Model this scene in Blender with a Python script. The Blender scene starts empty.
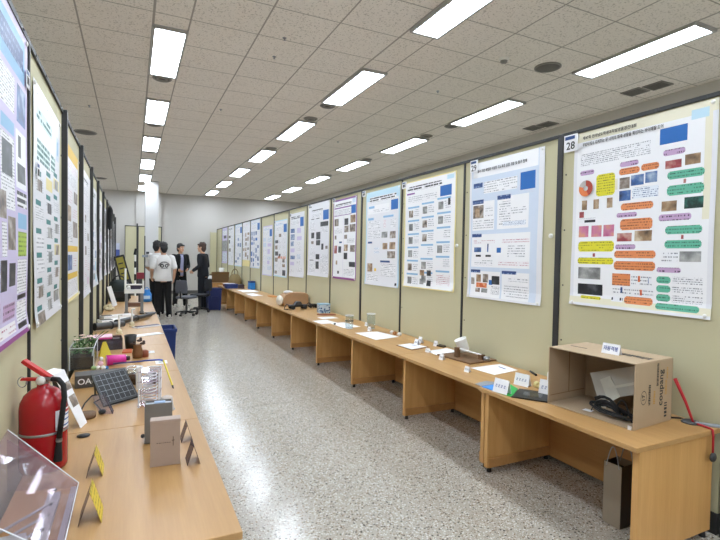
import bpy, bmesh, math, random
from mathutils import Vector, Matrix
PI = math.pi
S = bpy.context.scene
COL = S.collection

# ------------------------------------------------------------------ camera
cam_data = bpy.data.cameras.new('camera')
cam_data.sensor_width = 36.0
cam_data.lens = 475.33 / 720 * 36
cam_data.clip_start = 0.05
cam = bpy.data.objects.new('camera', cam_data)
COL.objects.link(cam)
yaw, pitch, roll = 0.447131, -0.0280543, 0.0179405
fw = Vector((math.sin(yaw) * math.cos(pitch), math.cos(yaw) * math.cos(pitch), math.sin(pitch)))
r0 = Vector((math.cos(yaw), -math.sin(yaw), 0)); u0 = r0.cross(fw)
rt = r0 * math.cos(roll) + u0 * math.sin(roll)
up = -r0 * math.sin(roll) + u0 * math.cos(roll)
cam.matrix_world = Matrix(((rt.x, up.x, -fw.x, 0), (rt.y, up.y, -fw.y, 0), (rt.z, up.z, -fw.z, 1.53), (0, 0, 0, 1)))
S.camera = cam

# ------------------------------------------------------------------ world, exposure
W = bpy.data.worlds.new('world'); S.world = W; W.use_nodes = True
W.node_tree.nodes['Background'].inputs[0].default_value = (0.9, 0.95, 1.0, 1)
W.node_tree.nodes['Background'].inputs[1].default_value = 0.02
S.view_settings.view_transform = 'Standard'
S.view_settings.look = 'None'
S.view_settings.gamma = 1
S.view_settings.use_curve_mapping = False
S.view_settings.exposure = 0.0
LAMP = 28.5
S.cycles.max_bounces = 8
S.cycles.diffuse_bounces = 5
S.cycles.glossy_bounces = 3
S.cycles.transparent_max_bounces = 12
S.cycles.caustics_reflective = False
S.cycles.caustics_refractive = False
S.cycles.sample_clamp_indirect = 6
S.cycles.use_denoising = True

# ------------------------------------------------------------------ materials
def lin(c):
    if isinstance(c, str):
        c = tuple(int(c[i:i + 2], 16) / 255 for i in (0, 2, 4))
    return tuple(x / 12.92 if x <= 0.04045 else ((x + 0.055) / 1.055) ** 2.4 for x in c) + (1,)

MATS = {}
class NT:
    def __init__(s, name):
        s.m = bpy.data.materials.new(name); s.m.use_nodes = True
        s.t = s.m.node_tree; s.b = s.t.nodes['Principled BSDF']
        MATS[name] = s.m
    def n(s, typ, ins=None, **kw):
        nd = s.t.nodes.new(typ)
        for k, v in kw.items(): setattr(nd, k, v)
        for k, v in (ins or {}).items(): s.set(nd, k, v)
        return nd
    def set(s, nd, k, v):
        if isinstance(v, bpy.types.NodeSocket): s.t.links.new(v, nd.inputs[k])
        else: nd.inputs[k].default_value = v
    def math(s, op, a, b=0.0, c=None):
        nd = s.n('ShaderNodeMath', {0: a, 1: b}, operation=op)
        if c is not None: s.set(nd, 2, c)
        return nd.outputs[0]
    def mix(s, f, a, b):
        nd = s.n('ShaderNodeMix', data_type='RGBA')
        s.set(nd, 0, f); s.set(nd, 6, a); s.set(nd, 7, b)
        return nd.outputs[2]
    def bs(s, **kw):
        for k, v in kw.items(): s.set(s.b, k.replace('_', ' '), v)
    def obj(s, scale=(1, 1, 1)):
        tc = s.n('ShaderNodeTexCoord')
        mp = s.n('ShaderNodeMapping', {0: tc.outputs['Object'], 3: scale})
        return mp.outputs[0]
    def uv(s): return s.n('ShaderNodeUVMap').outputs[0]
    def noise(s, vec, scale, detail=2):
        return s.n('ShaderNodeTexNoise', {'Vector': vec, 'Scale': scale, 'Detail': detail}).outputs[0]
    def ramp(s, f, stops, interp='LINEAR'):
        nd = s.n('ShaderNodeValToRGB', {0: f}); cr = nd.color_ramp; cr.interpolation = interp
        while len(cr.elements) < len(stops): cr.elements.new(0.5)
        for e, (p, c) in zip(cr.elements, stops): e.position = p; e.color = c
        return nd.outputs[0]

def mat(name, col, rough=0.5, metal=0.0, var=0.05, scale=18, spec=0.5, **kw):
    if name in MATS: return MATS[name]
    t = NT(name); c = lin(col)
    f = t.noise(t.obj(), scale)
    a = tuple(x * (1 - var) for x in c[:3]) + (1,); b = tuple(min(1, x * (1 + var)) for x in c[:3]) + (1,)
    t.bs(Base_Color=t.mix(f, a, b), Roughness=rough, Metallic=metal)
    t.b.inputs['Specular IOR Level'].default_value = spec
    for k, v in kw.items(): t.set(t.b, k.replace('_', ' '), v)
    return t.m

def clear(name, tint='F4F8FA', rough=0.03, mixf=0.88):
    t = NT(name)
    tr = t.n('ShaderNodeBsdfTransparent', {0: lin(tint)})
    gl = t.n('ShaderNodeBsdfGlossy', {'Color': (1, 1, 1, 1), 'Roughness': rough})
    lw = t.n('ShaderNodeLayerWeight', {'Blend': 0.5})
    f2 = t.math('ADD', t.math('MULTIPLY', t.math('POWER', lw.outputs['Facing'], 4.0), 0.35), 0.025)
    d = t.n('ShaderNodeBsdfDiffuse', {0: lin(tint)})
    m1 = t.n('ShaderNodeMixShader', {0: f2, 1: tr.outputs[0], 2: gl.outputs[0]})
    m2 = t.n('ShaderNodeMixShader', {0: (1 - mixf) * 0.5, 1: m1.outputs[0], 2: d.outputs[0]})
    out = t.t.nodes['Material Output']; t.t.links.new(m2.outputs[0], out.inputs[0])
    return t.m

def wood(name, light, dark, axis='y', rough=0.38):
    t = NT(name)
    sc = {'x': (1.2, 22, 22), 'y': (22, 1.2, 22), 'z': (22, 22, 1.2)}[axis]
    v = t.obj(sc)
    f1 = t.noise(v, 1.0, 5); f2 = t.noise(v, 6.0, 3)
    f = t.math('ADD', t.math('MULTIPLY', f1, 0.7), t.math('MULTIPLY', f2, 0.3))
    c = t.ramp(f, [(0.3, lin(dark)), (0.7, lin(light))])
    t.bs(Base_Color=c, Roughness=rough)
    return t.m

BEECH = wood('beech_top', 'BC935E', 'AC8350', 'y')
BEECH_Z = wood('beech_panel', 'D6A669', 'C69555', 'z', 0.45)
BEECH_EDGE = wood('beech_edge', 'C4935A', 'B38249', 'y', 0.45)
PLY = wood('plain_wood', 'A98357', '8C6A42', 'y', 0.6)
CEDAR = wood('dark_wood', '7A5A3C', '5E432B', 'y', 0.6)

def make_floor():
    t = NT('terrazzo'); v = t.obj()
    base = t.mix(t.noise(v, 0.7, 3), lin('AAA295'), lin('B6AEA0'))
    def flecks(scale, lo, col, prev, seed):
        mp = t.n('ShaderNodeMapping', {0: v, 1: (seed, seed * 2, 0)})
        vo = t.n('ShaderNodeTexVoronoi', {'Vector': mp.outputs[0], 'Scale': scale})
        sep = t.n('ShaderNodeSeparateColor', {0: vo.outputs['Color']})
        on = t.math('MULTIPLY', t.math('GREATER_THAN', sep.outputs[0], lo), t.math('LESS_THAN', vo.outputs['Distance'], 0.42))
        return t.mix(on, prev, col)
    c = flecks(95, 0.6, lin('DCD8CF'), base, 1.3)
    c = flecks(80, 0.78, lin('86705A'), c, 4.1)
    c = flecks(70, 0.86, lin('4E463F'), c, 7.7)
    c = flecks(140, 0.85, lin('6B6258'), c, 2.2)
    sx = t.n('ShaderNodeSeparateXYZ', {0: v})
    def joint(sock, period, off):
        m = t.math('PINGPONG', t.math('ADD', sock, off), period / 2)
        return t.math('LESS_THAN', m, 0.004)
    j = t.math('MAXIMUM', joint(sx.outputs[1], 3.6, 2.45), joint(sx.outputs[0], 7.2, 3.4))
    c = t.mix(j, c, lin('8A837A'))
    t.bs(Base_Color=c, Roughness=0.2)
    t.b.inputs['Specular IOR Level'].default_value = 0.7
    return t.m

def make_ceiling():
    t = NT('ceiling_tile'); v = t.obj(); sx = t.n('ShaderNodeSeparateXYZ', {0: v})
    X = t.math('FLOORED_MODULO', t.math('ADD', sx.outputs[0], -0.174), 2.262)
    Y = t.math('FLOORED_MODULO', t.math('ADD', sx.outputs[1], 0.005), 0.6075)
    line = t.math('LESS_THAN', Y, 0.012)
    for c in (0.003, 0.322, 0.967, 1.612, 2.259):
        line = t.math('MAXIMUM', line, t.math('COMPARE', X, c, 0.008))
    nz = t.noise(v, 1.2, 2)
    base = t.mix(nz, lin('E8E2DB'), lin('F0EAE3'))
    pock = t.math('LESS_THAN', t.noise(v, 60, 3), 0.40)
    base = t.mix(t.math('MULTIPLY', pock, 0.55), base, lin('A59E95'))
    t.bs(Base_Color=t.mix(line, base, lin('A8A39C')), Roughness=0.95)
    t.b.inputs['Specular IOR Level'].default_value = 0.1
    return t.m

def make_cardboard(name, col, ridge=True):
    t = NT(name); v = t.obj(); c = lin(col)
    f = t.noise(v, 7, 4)
    a = tuple(x * 0.88 for x in c[:3]) + (1,)
    t.bs(Base_Color=t.mix(f, a, c), Roughness=0.85)
    return t.m

def text_mat(name, bg, fg, pitch=0.013, density=0.5, fill=0.38, wscale=150):
    t = NT(name); sx = t.n('ShaderNodeSeparateXYZ', {0: t.uv()})
    q = t.math('DIVIDE', sx.outputs[1], pitch)
    fr = t.math('FRACT', q); row = t.math('FLOOR', q)
    vec = t.n('ShaderNodeCombineXYZ', {0: sx.outputs[0], 1: t.math('MULTIPLY', row, 7.31), 2: 0.0})
    n1 = t.noise(vec.outputs[0], wscale, 1)
    n2 = t.noise(vec.outputs[0], 9, 1)
    on = t.math('MULTIPLY', t.math('LESS_THAN', fr, fill), t.math('LESS_THAN', n1, density))
    on = t.math('MULTIPLY', on, t.math('LESS_THAN', n2, 0.62))
    t.bs(Base_Color=t.mix(on, lin(bg), lin(fg)), Roughness=0.45)
    return t.m

def photo_mat(name, cols, scale=11):
    t = NT(name); u = t.uv()
    f = t.noise(u, scale, 4)
    n = len(cols)
    t.bs(Base_Color=t.ramp(f, [(0.28 + 0.44 * i / (n - 1), lin(c)) for i, c in enumerate(cols)]), Roughness=0.4)
    return t.m

FLOOR = make_floor(); CEIL = make_ceiling()
WALLW = mat('white_wall_paint', 'C6C2BC', 0.8, var=0.03, scale=1.5)
SKIRT = mat('skirting_grey', '5C5A57', 0.6)
OLIVE = mat('olive_board', 'C3BD9B', 0.75, var=0.03, scale=3)
POST = mat('dark_post', '2E2E2F', 0.45)
RAIL = mat('dark_rail', '2B2C2C', 0.55)
PAPER = mat('poster_paper', 'E6E6EA', 0.35, var=0.02)
SHEETW = mat('white_sheet', 'EEEEF0', 0.6, var=0.02)
BLACK = mat('black_plastic', '0E0E10', 0.45)
RUBBER = mat('black_rubber', '101011', 0.7)
DGREY = mat('dark_grey_plastic', '3E3F42', 0.5)
GREYM = mat('grey_metal', 'A9ABAC', 0.35, metal=0.8)
ALU = mat('aluminium', 'B4B6B7', 0.4, metal=0.25)
WHITEP = mat('white_plastic', 'E8E7E2', 0.4)
CREAM = mat('cream_plastic', 'DDD3B4', 0.5)
RED = mat('extinguisher_red', 'A3131B', 0.25)
REDP = mat('red_plastic', 'C02424', 0.4)
REDSTRAP = mat('red_strap', 'B4222A', 0.7)
NAVY = mat('navy_plastic', '1B3270', 0.5)
BLUEP = mat('blue_plastic', '2C7FCC', 0.5)
PINK = mat('pink_plastic', 'D8359A', 0.4)
PINKL = mat('pale_pink', 'EFC4DA', 0.4)
YEL = mat('yellow_paper', 'D9C22F', 0.6)
YELT = text_mat('yellow_card_text', 'DEC548', 'A08A2E', 0.02, 0.5, 0.4, 120)
GREENS = mat('green_sheet', '1FA84A', 0.5)
BLUES = mat('blue_sheet', '3E8FE0', 0.5)
GREYS = mat('grey_sheet', '8E949C', 0.5)
TAUPE = mat('taupe_card', 'A59183', 0.55)
GREYB = mat('grey_box', '77736D', 0.6)
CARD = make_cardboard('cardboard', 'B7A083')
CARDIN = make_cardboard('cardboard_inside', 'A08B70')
KRAFT = make_cardboard('kraft_bag', '958672')
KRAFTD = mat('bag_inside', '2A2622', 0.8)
INK = mat('black_ink', '1D1B1C', 0.6)
INKB = mat('blue_ink', '27408F', 0.6)
TAN_INK = mat('tan_ink', 'B88A3A', 0.6)
GREYC = mat('grey_foam_card', 'B9B7AE', 0.7)
GLASS = clear('clear_glass', 'F4F8FA', 0.03, 0.97)
ACRYL = clear('clear_acrylic', 'F3EDF2', 0.04, 0.88)
TINTED = clear('smoky_acrylic', 'A59CA8', 0.05, 0.72)
MILKY = clear('milky_plastic', 'EDEDED', 0.15, 0.4)
EDGEW = mat('acrylic_edge', 'E4E6EA', 0.2)
SOIL = mat('dark_soil', '3D2E22', 0.95, var=0.4, scale=60)
LEAF = mat('leaf_green', '3F6B2C', 0.6, var=0.3, scale=30)
LEAF2 = mat('leaf_pale', '8FA874', 0.6, var=0.2, scale=30)
FLOWER = mat('pale_flower', 'E3C9BC', 0.6, var=0.2)
COFFEE = mat('brown_liquid', '4A2E1C', 0.25)
BROWN = mat('brown_card', '7A5534', 0.7, var=0.2)
SKIN = mat('skin', 'C99B7E', 0.55, var=0.04)
HAIR = mat('black_hair', '120F0E', 0.5, var=0.2, scale=60)
HAIRB = mat('brown_hair', '3A2418', 0.5, var=0.2, scale=60)
TEE = mat('white_cotton', 'DAD8D6', 0.9, var=0.04)
TROUSER = mat('black_cloth', '09090B', 0.9)
SUIT = mat('navy_cloth', '0D0F17', 0.85)
SHIRTL = mat('lavender_cotton', '9C9DBB', 0.9)
SHOEW = mat('white_shoe', 'C9C6BF', 0.6)
SHOEB = mat('black_shoe', '17161A', 0.5)
EYEW = mat('eye_white', 'E8E6E2', 0.3)
LIP = mat('lip_tone', 'A9625A', 0.5)
MAGENTA = mat('magenta_print', '8E3F86', 0.5)
def solar_mat():
    t = NT('solar_cells'); sx = t.n('ShaderNodeSeparateXYZ', {0: t.uv()})
    def g(s, n): return t.math('LESS_THAN', t.math('PINGPONG', t.math('MULTIPLY', s, n), 0.5), 0.028)
    m = t.math('MAXIMUM', g(sx.outputs[0], 6), g(sx.outputs[1], 5))
    t.bs(Base_Color=t.mix(m, lin('0A0B0F'), lin('93979C')), Roughness=0.45)
    t.b.inputs['Specular IOR Level'].default_value = 0.25
    return t.m
SOLAR = solar_mat()
def emit_mat():
    t = NT('lamp_diffuser')
    t.bs(Base_Color=(0.9, 0.95, 1, 1), Emission_Color=lin('E5F1FF'), Emission_Strength=LAMP)
    return t.m
EMIT = emit_mat()
# printed areas of the posters
PM = {
 'paper': PAPER, 'white': mat('print_white', 'F1F1F3', 0.4, var=0.01), 'cream': mat('print_cream', 'E9E4CC', 0.4, var=0.03, scale=4),
 'blue': mat('print_blue', '1766B4', 0.5, var=0.02), 'navy': mat('print_navy', '24467F', 0.5), 'sky': mat('print_sky', '8DBBDD', 0.5),
 'pale': mat('print_pale_blue', 'D0DBEA', 0.5, var=0.03), 'pale2': mat('print_icy_blue', 'BFDDEB', 0.5, var=0.03),
 'orange': text_mat('print_orange', 'E08A55', '8C4F2C', 0.018), 'yellow': text_mat('print_yellow', 'DFD62C', '8A8522', 0.018),
 'green': text_mat('print_green', '62B598', '35705E', 0.02), 'lilac': text_mat('print_lilac', 'C2A1C6', '3A2340', 0.024),
 'teal': mat('print_teal', '2B7A78', 0.5), 'lime': text_mat('print_lime', 'A9C43E', '5F7A20', 0.02), 'gold': mat('print_gold', 'E3BC3C', 0.5),
 'purple': mat('print_purple', '8A4E9A', 0.5), 'black': mat('print_black', '16171C', 0.4), 'lav': mat('print_lavender', 'CFC6E3', 0.5, var=0.03),
 'pinkp': mat('print_pink', 'E3C6DA', 0.5), 'magenta': MAGENTA, 'yellowp': mat('print_pale_yellow', 'EBDD9A', 0.5),
 'text': text_mat('print_text', 'EDEDF0', '6A6B73'), 'textb': text_mat('print_text_blue', 'E6ECF4', '4C5F8C'),
 'textr': text_mat('print_text_red', 'EFEDF0', 'B5607A', 0.02, 0.5, 0.3), 'texts': text_mat('print_text_sparse', 'EFEFF2', '7A7B85', 0.022, 0.5, 0.35),
 'head': text_mat('print_heading', 'EDEDF0', '23242C', 0.03, 0.62, 0.6, 60), 'headt': text_mat('print_heading_teal', 'CFE4E0', '1F6663', 0.03, 0.6, 0.6, 60),
 'headn': text_mat('print_heading_navy', '24467F', '7E94BC', 0.03, 0.5, 0.4, 60),
 'grey': photo_mat('photo_grey', ['4D4E50', '8E8F8E', 'C9C9C6']), 'brown': photo_mat('photo_brown', ['4A3A2C', '9C7D5D', 'D8C7AE']),
 'dark': photo_mat('photo_dark', ['0E0F12', '26282E', '5B5D63']), 'dblue': photo_mat('photo_blue', ['1B2946', '3E64A0', 'AFC0D2']),
 'dgreen': photo_mat('photo_green', ['07120F', '12302B', '3F8A78'], 12), 'rose': photo_mat('photo_rose', ['B0507C', 'C97A98', 'D9A06A']),
 'brick': photo_mat('photo_brick', ['5E2430', 'A04448', 'D7B5A5']), 'chart': photo_mat('photo_chart', ['C64C2E', 'E07A44', 'F0C7A2'], 20),
 'mixp': photo_mat('photo_mixed', ['26282C', '8A7B6E', 'C9C5C0'], 16), 'mixb': photo_mat('photo_mixed_blue', ['263D7C', '7D92B8', 'D3DAE6'], 16),
}

# ------------------------------------------------------------------ helpers
def link(o): COL.objects.link(o); return o
def tag(o, label=None, cat=None, group=None, kind=None):
    for k, v in (('label', label), ('category', cat), ('group', group), ('kind', kind)):
        if v: o[k] = v
    return o
def thing(name, label, cat, loc=(0, 0, 0), rz=0.0, group=None):
    o = link(bpy.data.objects.new(name, None)); o.empty_display_size = 0.1
    o.location = loc; o.rotation_euler = (0, 0, rz)
    return tag(o, label, cat, group)
def copy_tree(o, parent=None):
    c = link(o.copy()); c.parent = parent
    for ch in list(o.children): copy_tree(ch, c)
    return c

class MB:
    def __init__(s): s.v = []; s.f = []; s.mi = []; s.sm = []; s.uvs = {}
    def add(s, vs, fs, mi=0, smooth=False, M=None):
        b = len(s.v)
        for p in vs: s.v.append(tuple(M @ Vector(p)) if M is not None else tuple(p))
        for f in fs: s.f.append([b + i for i in f]); s.mi.append(mi); s.sm.append(smooth)
        return s
    def box(s, x0, x1, y0, y1, z0, z1, mi=0, M=None):
        vs = [(x, y, z) for x in (x0, x1) for y in (y0, y1) for z in (z0, z1)]
        return s.add(vs, [(0, 1, 3, 2), (4, 6, 7, 5), (0, 4, 5, 1), (2, 3, 7, 6), (0, 2, 6, 4), (1, 5, 7, 3)], mi, False, M)
    def rod(s, a, b, r0, r1=None, seg=12, mi=0, smooth=True, caps=True, sq=1.0):
        r1 = r0 if r1 is None else r1
        a = Vector(a); b = Vector(b); d = (b - a).normalized()
        x = d.orthogonal().normalized(); y = d.cross(x)
        vs = []
        for c, r in ((a, r0), (b, r1)):
            for k in range(seg):
                t = 2 * PI * k / seg
                vs.append(c + x * (r * math.cos(t)) + y * (r * math.sin(t) * sq))
        fs = [(k, (k + 1) % seg, seg + (k + 1) % seg, seg + k) for k in range(seg)]
        s.add(vs, fs, mi, smooth)
        if caps: s.add(vs, [tuple(range(seg))[::-1], tuple(range(seg, 2 * seg))], mi, False)
        return s
    def lathe(s, prof, seg=24, mi=0, c=(0, 0, 0), M=None, smooth=True):
        vs = [(c[0] + r * math.cos(2 * PI * k / seg), c[1] + r * math.sin(2 * PI * k / seg), c[2] + z) for r, z in prof for k in range(seg)]
        n = len(prof)
        fs = [(i * seg + k, i * seg + (k + 1) % seg, (i + 1) * seg + (k + 1) % seg, (i + 1) * seg + k) for i in range(n - 1) for k in range(seg)]
        return s.add(vs, fs, mi, smooth, M)
    def tube(s, pts, r, seg=8, mi=0, caps=True):
        pts = [Vector(p) for p in pts]; vs = []; prev = None
        rr = r if isinstance(r, (list, tuple)) else [r] * len(pts)
        for i, p in enumerate(pts):
            d = (pts[min(i + 1, len(pts) - 1)] - pts[max(i - 1, 0)]).normalized()
            x = d.orthogonal().normalized() if prev is None else (prev - d * prev.dot(d)).normalized()
            prev = x; y = d.cross(x)
            for k in range(seg):
                t = 2 * PI * k / seg; vs.append(p + (x * math.cos(t) + y * math.sin(t)) * rr[i])
        fs = [(i * seg + k, i * seg + (k + 1) % seg, (i + 1) * seg + (k + 1) % seg, (i + 1) * seg + k) for i in range(len(pts) - 1) for k in range(seg)]
        if caps: fs += [tuple(range(seg))[::-1], tuple(range(len(vs) - seg, len(vs)))]
        return s.add(vs, fs, mi, True)
    def ell(s, c, r, mi=0, seg=16, rings=10, M=None):
        vs = []; 
        for i in range(1, rings):
            a = PI * i / rings
            for k in range(seg):
                t = 2 * PI * k / seg
                vs.append((c[0] + r[0] * math.sin(a) * math.cos(t), c[1] + r[1] * math.sin(a) * math.sin(t), c[2] + r[2] * math.cos(a)))
        n = len(vs); vs += [(c[0], c[1], c[2] + r[2]), (c[0], c[1], c[2] - r[2])]
        fs = [(i * seg + k, (i + 1) * seg + k, (i + 1) * seg + (k + 1) % seg, i * seg + (k + 1) % seg) for i in range(rings - 2) for k in range(seg)]
        fs += [(n, k, (k + 1) % seg) for k in range(seg)]
        fs += [(n + 1, n - seg + (k + 1) % seg, n - seg + k) for k in range(seg)]
        return s.add(vs, fs, mi, True, M)
    def prism(s, poly, y0, y1, mi=0, M=None):
        """polygon in x,z extruded along y"""
        n = len(poly)
        vs = [(x, y0, z) for x, z in poly] + [(x, y1, z) for x, z in poly]
        fs = [tuple(range(n)), tuple(range(n, 2 * n))[::-1]] + [(k, n + k, n + (k + 1) % n, (k + 1) % n) for k in range(n)]
        return s.add(vs, fs, mi, False, M)
    def slab(s, q, t, mi=0):
        """a quad of four points given a real thickness t along its normal"""
        q = [Vector(p) for p in q]; nrm = (q[1] - q[0]).cross(q[3] - q[0]).normalized() * t
        vs = q + [p - nrm for p in q]
        return s.add(vs, [(0, 1, 2, 3), (7, 6, 5, 4), (0, 4, 5, 1), (1, 5, 6, 2), (2, 6, 7, 3), (3, 7, 4, 0)], mi)
    def build(s, name, mats, parent=None, bevel=0, loc=None, rot=None, weld=False):
        me = bpy.data.meshes.new(name); me.from_pydata([tuple(p) for p in s.v], [], s.f)
        for m in (mats if isinstance(mats, (list, tuple)) else [mats]): me.materials.append(m)
        me.polygons.foreach_set('material_index', s.mi); me.polygons.foreach_set('use_smooth', s.sm)
        if s.uvs:
            uvl = me.uv_layers.new(name='UVMap')
            for p in me.polygons:
                if p.index in s.uvs:
                    for li, c in zip(p.loop_indices, s.uvs[p.index]): uvl.data[li].uv = c
        bm = bmesh.new(); bm.from_mesh(me)
        if weld: bmesh.ops.remove_doubles(bm, verts=bm.verts, dist=1e-5)
        if not s.uvs: bmesh.ops.recalc_face_normals(bm, faces=bm.faces)
        bm.to_mesh(me); bm.free()
        o = link(bpy.data.objects.new(name, me)); o.parent = parent
        if loc: o.location = loc
        if rot: o.rotation_euler = rot
        if bevel:
            b = o.modifiers.new('bevel', 'BEVEL'); b.width = bevel; b.segments = 2; b.limit_method = 'ANGLE'
        return o

def txt(body, size, m, name, parent, loc=(0, 0, 0), rot=(PI / 2, 0, 0), align='LEFT', ext=0.0004, sx=1.0):
    c = bpy.data.curves.new(name, 'FONT'); c.body = body; c.size = size; c.extrude = ext; c.align_x = align; c.align_y = 'CENTER'
    c.resolution_u = 3; c.offset = size * 0.012
    c.materials.append(m)
    tmp = link(bpy.data.objects.new(name + '_curve', c)); bpy.context.view_layer.update()
    me = bpy.data.meshes.new_from_object(tmp.evaluated_get(bpy.context.evaluated_depsgraph_get()))
    bpy.data.objects.remove(tmp); bpy.data.curves.remove(c)
    o = link(bpy.data.objects.new(name, me)); o.parent = parent; o.location = loc; o.rotation_euler = rot; o.scale = (sx, 1, 1)
    return o

def struct(o): o['kind'] = 'structure'; return o

# ------------------------------------------------------------------ room shell
XW, YB, YF, XL, HC = 6.42, 19.25, -9.0, -4.2, 3.76
struct(MB().box(XL, XW, YF, YB, -0.1, 0).build('floor', FLOOR))
struct(MB().box(XL, XW, YF, YB, HC, HC + 0.1).build('ceiling', CEIL))
struct(MB().box(XL - 0.2, XW + 0.2, YB, YB + 0.2, -0.1, HC + 0.1).build('wall_back', WALLW))
struct(MB().box(XW, XW + 0.2, YF, YB, -0.1, HC + 0.1).build('wall_right', WALLW))
struct(MB().box(XL - 0.2, XL, YF, YB, -0.1, HC + 0.1).build('wall_left', WALLW))
struct(MB().box(XL - 0.2, XW + 0.2, YF - 0.2, YF, -0.1, HC + 0.1).build('wall_front', WALLW))
struct(MB().box(XL, XW, YB - 0.02, YB, 0, 0.12).build('baseboard_back', SKIRT))
struct(MB().box(0.12, 0.97, YB - 0.14, YB, 0, HC).build('trim_1', WALLW))          # pilaster on the back wall
struct(MB().box(0.35, 0.73, 16.1, 16.45, 0, HC).build('pillar_1', mat('pillar_paint', 'CBCAC8', 0.6, var=0.03, scale=2), None, 0.01))

# ------------------------------------------------------------------ ceiling fittings
def ceiling_light(x, y, label):
    t = thing('ceiling_light', label, 'ceiling light', (x, y, HC - 0.002), 0, 'ceiling lights in three rows')
    f = MB()
    for a in ((-0.165, -0.14, -0.69, 0.69), (0.14, 0.165, -0.69, 0.69), (-0.14, 0.14, -0.69, -0.66), (-0.14, 0.14, 0.66, 0.69)):
        f.box(a[0], a[1], a[2], a[3], -0.03, 0)
    f.build('frame', mat('lamp_frame', 'AFAFAD', 0.5), t)
    MB().box(-0.14, 0.14, -0.66, 0.66, -0.022, -0.004).build('diffuser', EMIT, t)
    return t
ROWX = (0.335, 2.605, 4.84, -1.927); ROWN = ('above the left tables', 'down the middle aisle', 'beside the numbered posters', 'behind the left panels')
ORD = ('nearest', 'second', 'third', 'fourth', 'fifth', 'sixth', 'seventh', 'eighth')
for r, x in enumerate(ROWX):
    vis = 0
    for k in range(-5, 6):
        y = 5.8 + 2.43 * k
        shown = (r == 0 and k >= 0) or (r == 1 and k >= -1) or (r == 2 and k >= -1)
        if shown:
            lab = 'long fluorescent ceiling light %s, %s from the camera' % (ROWN[r], ORD[vis] if vis else 'nearest one')
            if vis: lab = '%s fluorescent ceiling light from the camera in the row %s' % (ORD[vis], ROWN[r])
            vis += 1
        else:
            lab = 'fluorescent ceiling light %s, out of view' % ROWN[r]
        ceiling_light(x, y, lab)

def round_vent(x, y, label, rad=0.115, group='round air vents by the lights'):
    t = thing('air_vent', label, 'air vent', (x, y, HC - 0.001), 0, group)
    b = MB()
    b.lathe([(rad * 1.0, 0), (rad * 1.0, -0.008), (rad * 0.84, -0.018), (rad * 0.8, -0.004)], 28)
    b.build('outer_ring', mat('vent_grey', '8C8984', 0.6), t)
    MB().lathe([(rad * 0.62, -0.002), (rad * 0.62, -0.014), (rad * 0.46, -0.02), (rad * 0.42, -0.004)], 28).build('inner_ring', mat('vent_grey', '8C8984', 0.6), t)
    MB().lathe([(0, -0.004), (rad * 0.8, -0.003), (rad * 0.8, 0)], 28).build('opening', mat('vent_dark', '5A5754', 0.8), t)
    return t
for r, x in enumerate(ROWX[:3]):
    for k in range(-1, 5):
        y = 5.8 + 2.43 * k
        if (r == 0 or k == 0) and k >= 0:
            round_vent(x, y + 0.84, 'round ceiling air vent at the far end of the %s light %s' % (ORD[k if r == 0 else 1], ROWN[r]))
        if r > 0 and 0 < k < 2 + r:
            round_vent(x, y - 0.84, 'round ceiling air vent at the near end of the %s light %s' % (ORD[k + 1], ROWN[r]))

def disc(name, x, y, rad, label, cat, m, drop=0.02, group=None):
    t = thing(name, label, cat, (x, y, HC - 0.001), 0, group)
    MB().lathe([(0, -drop), (rad * 0.8, -drop), (rad, -drop * 0.5), (rad, 0)], 26).build('grille', m, t)
    MB().lathe([(rad, 0), (rad * 1.0, -drop * 0.8), (rad * 1.14, -drop * 0.5), (rad * 1.14, 0)], 26).build('rim', mat('vent_grey', '8C8984', 0.6), t)
    return t
SPK = mat('speaker_mesh', '6A6763', 0.7, var=0.25, scale=220)
disc('ceiling_speaker', 4.32, 4.09, 0.13, 'round grey ceiling speaker beside the smoke detector', 'speaker', SPK)
disc('ceiling_speaker', -0.80, 10.28, 0.17, 'round dark ceiling speaker above the left posters, nearer one', 'speaker', SPK)
disc('ceiling_speaker', -0.89, 16.40, 0.17, 'round dark ceiling speaker above the left posters, farther one near the back wall', 'speaker', SPK)
t = thing('smoke_detector', 'small white smoke detector on the ceiling between the middle and right lights', 'smoke detector', (3.71, 4.14, HC - 0.001))
MB().lathe([(0.055, 0), (0.055, -0.015), (0.04, -0.03)], 22).build('base', WHITEP, t)
MB().lathe([(0.04, -0.028), (0.034, -0.05), (0, -0.052)], 22).build('sensor', mat('vent_grey', '8C8984', 0.6), t)
for i, (x, y, d) in enumerate(((1.40, 4.81, 'just before the nearest middle light'), (0.43 + 1.0, 5.31, 'right of the nearest light above the left tables'), (3.67, 5.35, 'between the middle and right lights'),
                  (1.22, 7.6, 'between two rows of lights midway down the room'), (-0.55, 4.6, 'over the nearest left posters'), (3.6, 8.6, 'over the aisle side of the right posters'), (-0.6, 8.4, 'over the third left poster'))):
    t = thing('sprinkler_head', 'small dark sprinkler head on the ceiling ' + d, 'sprinkler', (x, y, HC - 0.001), 0, 'sprinkler heads')
    MB().lathe([(0.022, 0), (0.02, -0.005), (0.007, -0.007), (0.007, -0.02), (0.013, -0.022), (0.012, -0.025), (0, -0.025)], 14).build('head', GREYS, t)
def rect_vent(x, y, label):
    t = thing('ceiling_vent', label, 'air vent', (x, y, HC - 0.001), 0, 'long slotted vents by the right wall')
    MB().box(-0.12, 0.12, -0.125, 0.125, -0.012, 0).build('frame', mat('vent_grey', '8C8984', 0.6), t)
    b = MB()
    for i in range(6): b.box(-0.10 + i * 0.034, -0.08 + i * 0.034, -0.11, 0.11, -0.016, -0.011)
    b.build('grille', mat('vent_slot', '66635F', 0.7), t)
rect_vent(5.94, 4.14, 'slotted ceiling vent by the right wall, nearer pair, farther half')
rect_vent(5.97, 3.86, 'slotted ceiling vent by the right wall, nearer pair, closest to the camera')
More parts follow.
